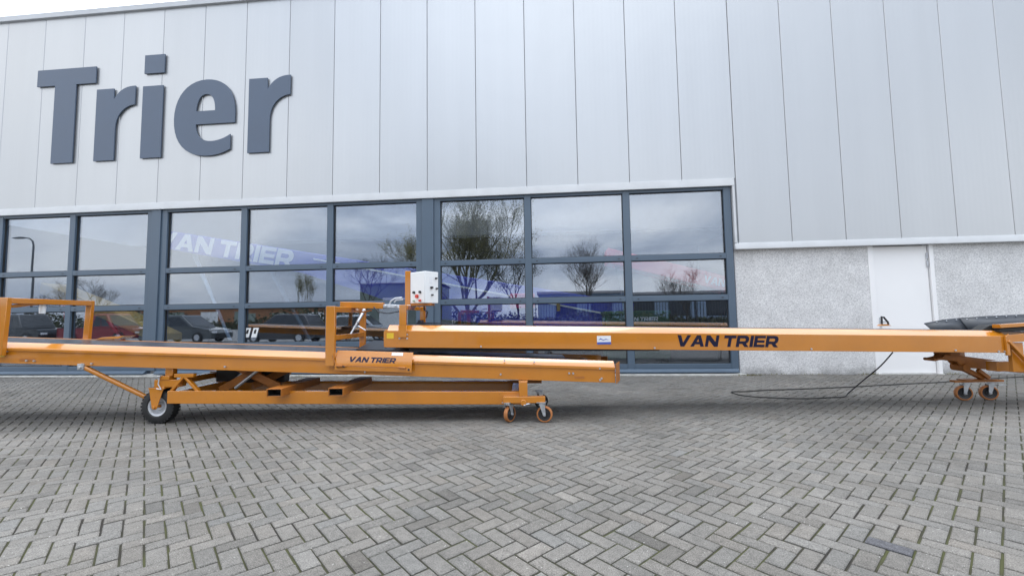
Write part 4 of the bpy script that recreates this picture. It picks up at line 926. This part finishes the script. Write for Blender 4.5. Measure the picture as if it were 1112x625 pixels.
# parked vehicles
def vehicle(x, y, rz, paint, label, kind, L, H, body='car', cat='car'):
    t = thing(kind, label, cat, (x, y, 0), rz, 'vehicles parked across the yard')
    hw = .88 if L < 5 else .95; gc = .22 if body == 'car' else .32; belt = H * (.56 if body == 'car' else .55)
    l = L / 2
    if body == 'car':
        side = [(-l, gc + .1), (-l + .03, belt * .78), (-l + .1, belt * .95), (-l + .5, belt * 1.03), (l * .25, belt * 1.03), (l * .55, belt * .97), (l - .15, belt * .82), (l, belt * .6), (l, gc + .05), (l - .15, gc), (-l + .2, gc)]
        cab = [(-l + .25, belt * 1.0), (-l + .75, H * .97), (-l + 1.3, H), (.1 * l, H), (.52 * l, belt * .98)]
    elif body == 'pickup':
        side = [(-l, gc + .15), (-l, belt), (-.12 * l, belt * 1.0), (.4 * l, belt * 1.0), (l - .1, belt * .9), (l, belt * .7), (l, gc), (-l + .2, gc)]
        cab = [(-.15 * l, belt * .98), (-.1 * l, H * .97), (.0, H), (.25 * l, H), (.48 * l, belt * .98)]
    else:
        side = [(-l, gc), (-l, belt), (l * .6, belt), (l - .1, belt * .8), (l, belt * .6), (l, gc)]
        cab = [(-l + .02, belt * .98), (-l + .08, H * .97), (-l + .25, H), (.45 * l, H), (.7 * l, belt * .98)]
    b = MB(); ins = .06
    b.loft([[(px, -hw + ins, pz) for px, pz in side], [(px, -hw, pz * .985 + .01) for px, pz in side], [(px, hw, pz * .985 + .01) for px, pz in side], [(px, hw - ins, pz) for px, pz in side]])
    bd = obj('body', b, paint, t, bevel=.03)
    c = MB(); top = hw * .78; bot = hw * .96
    def wd(pz): return bot + (top - bot) * max(0, min(1, (pz - belt) / (H - belt)))
    c.loft([[(px, -wd(pz), pz) for px, pz in cab], [(px, wd(pz), pz) for px, pz in cab]]); obj('cabin', c, paint, bd, bevel=.04)
    # side, front and rear glass as thin shells over the cabin
    def lerp(a, b2, k): return a + (b2 - a) * k
    xs0, xs1 = cab[0][0], cab[-1][0]; xt0, xt1 = cab[1][0] + .08, cab[-2][0] - .02
    z0, z1 = belt + .07, H - .11
    for sgn in (-1, 1):
        g_ = MB(); seg = 2
        for k in range(seg):
            f0, f1 = k / seg + .02, (k + 1) / seg - .02
            q = [(lerp(xs0 + .2, xs1 - .25, f0), z0), (lerp(xs0 + .2, xs1 - .25, f1), z0), (lerp(xt0 + .05, xt1 - .05, f1), z1), (lerp(xt0 + .05, xt1 - .05, f0), z1)]
            g_.prism([(px, sgn * (wd(pz) + .006), pz) for px, pz in q], (0, -.006, 0), (0, .006, 0))
        obj('side_window', g_, 'carglass', bd)
    g_ = MB(); a, b2 = Vector((cab[-1][0], 0, cab[-1][1])), Vector((cab[-2][0], 0, cab[-2][1])); p0 = a.lerp(b2, .12); p1 = a.lerp(b2, .9)
    g_.prism([(p0.x + .012, -wd(p0.z) + .08, p0.z), (p0.x + .012, wd(p0.z) - .08, p0.z), (p1.x + .012, wd(p1.z) - .07, p1.z), (p1.x + .012, -wd(p1.z) + .07, p1.z)], (0, 0, 0), (.01, 0, .008)); obj('windscreen', g_, 'carglass', bd)
    for wx in (-l * .6, l * .62):
        for sgn in (-1, 1):
            rr_ = .33 if body == 'car' else .38
            w = MB().lathe([(rr_ * .6, -.1), (rr_ * .96, -.1), (rr_, -.06), (rr_, .06), (rr_ * .96, .1), (rr_ * .6, .1)], (wx, sgn * (hw - .08), rr_), n=24); wo = obj('wheel', w, 'rubber', t)
            w = MB().lathe([(.02, -.09), (rr_ * .6, -.085), (rr_ * .62, .085), (.02, .09)], (wx, sgn * (hw - .08), rr_), n=20); obj('rim', w, 'rim', wo)
    for sgn in (-1, 1):
        q = MB().box((l - .06, sgn * hw * .68 - .17, belt * .6), (l + .012, sgn * hw * .68 + .17, belt * .72)); obj('headlight', q, 'headlight', t, bevel=.01)
        q = MB().box((-l - .012, sgn * hw * .78 - .1, belt * .62), (-l + .06, sgn * hw * .78 + .1, belt * .85)); obj('tail_light', q, 'taillight', t, bevel=.01)
    q = MB().box((l - .03, -.5, gc + .12), (l + .03, .5, gc + .3)); obj('grille', q, 'knob', t)
    return t
vehicle(-34.6, -6, R(4), 'car_dark', 'dark pickup truck mirrored behind the left arch frame', 'pickup_truck', 5.2, 1.95, 'pickup', 'pickup')
vehicle(-28.6, -6.2, R(-2), 'car_red', 'dark red pickup truck mirrored in the second window column', 'pickup_truck', 5.2, 1.9, 'pickup', 'pickup')
vehicle(-23, -6, R(2), 'car_grey', 'grey estate car mirrored left of the white cards', 'parked_car', 4.9, 1.7)
vehicle(-16.6, -6.1, R(183), 'car_black', 'black estate car mirrored behind the white cards', 'parked_car', 4.9, 1.75)
vehicle(-11.4, -6, R(-3), 'car_silver', 'pale silver hatchback mirrored behind the second arch frame', 'parked_car', 4.1, 1.55)
# sheds and distant buildings
sh = thing('shed', 'plain grey green shed mirrored behind the drawbar', 'shed', (-16.8, -30, 0))
mb = MB(); mb.box((-4.2, -4, 0), (4.2, 4, 4.9)); sw = obj('wall', mb, 'shed', sh)
mb = MB(); mb.prism([(-4.4, -4.2, 4.902), (4.4, -4.2, 4.902), (4.4, 0, 5.3), (-4.4, 0, 5.3)], (0, 0, 0), (0, 0, .08)); mb.prism([(-4.4, 4.2, 4.902), (4.4, 4.2, 4.902), (4.4, .001, 5.3), (-4.4, .001, 5.3)], (0, 0, 0), (0, 0, .08)); obj('roof', mb, 'roof', sh)
mb = MB(); mb.box((-1.6, 4.001, 0), (1.6, 4.05, 3.4)); obj('roller_door', mb, 'farwhite', sh)
fw = thing('far_building', 'low blue grey industrial hall beyond the fence', 'building', (14, -62, 0))
mb = MB(); mb.box((-16, -8, 0), (24, 8, 5.2)); obj('wall', mb, 'farblue', fw); mb = MB(); mb.box((-16.3, -8.3, 5.2), (24.3, 8.3, 5.6)); obj('roof', mb, 'roof', fw)
for k in range(6): mb = MB().box((-13 + k * 6, 8.001, 1.), (-9.5 + k * 6, 8.04, 3.6)); obj('window', mb, 'carglass', fw)
fw = thing('far_building', 'long low dark brown hall on the horizon behind the parked cars', 'building', (-60, -78, 0))
mb = MB(); mb.box((-45, -8, 0), (30, 8, 4.6)); obj('wall', mb, 'bench', fw); mb = MB(); mb.box((-45.5, -8.5, 4.6), (30.5, 8.5, 5.1)); obj('roof', mb, 'roof', fw)
for k in range(9): mb = MB().box((-42 + k * 8, 8.001, .2), (-38 + k * 8, 8.04, 3.4)); obj('roller_door', mb, 'farwhite' if k % 3 == 0 else 'shed', fw)
def hedge():
    mb = MB(); r = random.Random(4)
    for _ in range(16000):
        x = r.uniform(-120, 60); hmax = 2.2 + 1.5 * math.sin(x * .21) * math.sin(x * .057 + 1) + r.gauss(0, .5)
        if x > -2: hmax *= .55
        p = Vector((x, -44 + r.gauss(0, 1.2), r.uniform(0, max(.6, hmax)))); s = r.uniform(.12, .3)
        a = Vector((r.gauss(0, 1), r.gauss(0, 1), r.gauss(0, 1))).normalized() * s; b = Vector((r.gauss(0, 1), r.gauss(0, 1), r.gauss(0, 1))).normalized() * s
        mb.add([p - a, p + b, p + a, p - b], [(0, 1, 2, 3)])
    o = obj('hedge_belt', mb, 'hedge', smooth=False, recalc=False); o['kind'] = 'stuff'; o['label'] = 'dark scrubby hedge belt along the far side of the street'; o['category'] = 'hedge'
hedge()

# ------------------------------------------------------------------ sky and light
SUN_EL, SUN_AZ = R(72), R(10)           # azimuth clockwise from +Y: a veiled sun high behind the building
w = bpy.data.worlds.new('World'); sc.world = w; w.use_nodes = True
nt = w.node_tree; N = nt.nodes; L = nt.links
bg = N['Background']; bg.inputs['Strength'].default_value = .1
sky = N.new('ShaderNodeTexSky'); sky.sky_type = 'NISHITA'; sky.sun_disc = False; sky.sun_elevation = SUN_EL; sky.sun_rotation = SUN_AZ; sky.dust_density = 3
tc = N.new('ShaderNodeTexCoord'); mp = N.new('ShaderNodeMapping'); mp.inputs['Scale'].default_value = (1, 1, 3.2); L.new(tc.outputs['Generated'], mp.inputs['Vector'])
n1 = N.new('ShaderNodeTexNoise'); n1.inputs['Scale'].default_value = 2.1; n1.inputs['Detail'].default_value = 7; n1.inputs['Roughness'].default_value = .52; n1.inputs['Distortion'].default_value = .4; L.new(mp.outputs['Vector'], n1.inputs['Vector'])
rp_ = N.new('ShaderNodeValToRGB'); e = rp_.color_ramp.elements; e.new(.5)
for k, (p, c) in enumerate([(.36, (5.1, 6., 7.6)), (.5, (10.1, 10.85, 12.)), (.64, (16.1, 16.1, 16.1))]): e[k].position = p; e[k].color = (*[v / 16 for v in c], 1)
L.new(n1.outputs['Fac'], rp_.inputs['Fac'])
sc_ = N.new('ShaderNodeVectorMath'); sc_.operation = 'SCALE'; sc_.inputs['Scale'].default_value = 16; L.new(rp_.outputs['Color'], sc_.inputs[0])
def lobe(d, power, amp, base=None):
    v = N.new('ShaderNodeVectorMath'); v.operation = 'DOT_PRODUCT'; v.inputs[1].default_value = d; L.new(tc.outputs['Generated'], v.inputs[0])
    c = N.new('ShaderNodeMath'); c.operation = 'MAXIMUM'; c.inputs[1].default_value = 0; L.new(v.outputs['Value'], c.inputs[0])
    p = N.new('ShaderNodeMath'); p.operation = 'POWER'; p.inputs[1].default_value = power; L.new(c.outputs[0], p.inputs[0])
    m = N.new('ShaderNodeMath'); m.operation = 'MULTIPLY_ADD'; m.inputs[1].default_value = amp; L.new(p.outputs[0], m.inputs[0])
    if base is None: m.inputs[2].default_value = 1.
    else: L.new(base, m.inputs[2])
    return m.outputs[0]
def dvec(el, az): return (math.sin(az) * math.cos(el), math.cos(az) * math.cos(el), math.sin(el))
k1 = lobe(dvec(SUN_EL, SUN_AZ), 3.2, 3.1); k2 = lobe(dvec(R(38), R(186)), 9, .8, k1)      # cloud glowing round the veiled sun; a brighter bank behind the camera
s2 = N.new('ShaderNodeVectorMath'); s2.operation = 'SCALE'; L.new(sc_.outputs['Vector'], s2.inputs[0]); L.new(k2, s2.inputs['Scale'])
mx = N.new('ShaderNodeMix'); mx.data_type = 'RGBA'; mx.inputs['Factor'].default_value = .9; L.new(sky.outputs['Color'], mx.inputs['A']); L.new(s2.outputs['Vector'], mx.inputs['B']); L.new(mx.outputs['Result'], bg.inputs['Color'])
sd = bpy.data.lights.new('sun', 'SUN'); sd.energy = .6; sd.angle = R(26); sd.color = (1, .97, .93)
so = bpy.data.objects.new('sun', sd); COL.objects.link(so)
dirv = Vector((math.sin(SUN_AZ) * math.cos(SUN_EL), math.cos(SUN_AZ) * math.cos(SUN_EL), math.sin(SUN_EL)))
so.rotation_euler = dirv.to_track_quat('Z', 'Y').to_euler(); so.location = dirv * 40

# ------------------------------------------------------------------ camera
cam = bpy.data.cameras.new('camera'); co = bpy.data.objects.new('camera', cam); COL.objects.link(co); sc.camera = co
yaw, pit, rol = R(-5.26335), R(3.95823), R(-.84801)
f = Vector((math.sin(yaw) * math.cos(pit), math.cos(yaw) * math.cos(pit), math.sin(pit)))
r0 = Vector((math.cos(yaw), -math.sin(yaw), 0)); u0 = r0.cross(f)
r1 = r0 * math.cos(rol) + u0 * math.sin(rol); u1 = -r0 * math.sin(rol) + u0 * math.cos(rol)
m4 = Matrix.Identity(4)
for i in range(3): m4[i][0] = r1[i]; m4[i][1] = u1[i]; m4[i][2] = -f[i]
m4[2][3] = 1.28
co.matrix_world = m4
cam.sensor_width = 36; cam.lens = 462.783 / 1112 * 36; cam.clip_start = .05; cam.clip_end = 1000
sc.view_settings.view_transform = 'Standard'; sc.view_settings.look = 'None'; sc.view_settings.exposure = .3; sc.view_settings.gamma = 1
sc.render.resolution_x = 1024; sc.render.resolution_y = 575
sc.cycles.max_bounces = 8; sc.cycles.transparent_max_bounces = 16; sc.cycles.glossy_bounces = 5; sc.cycles.use_denoising = True
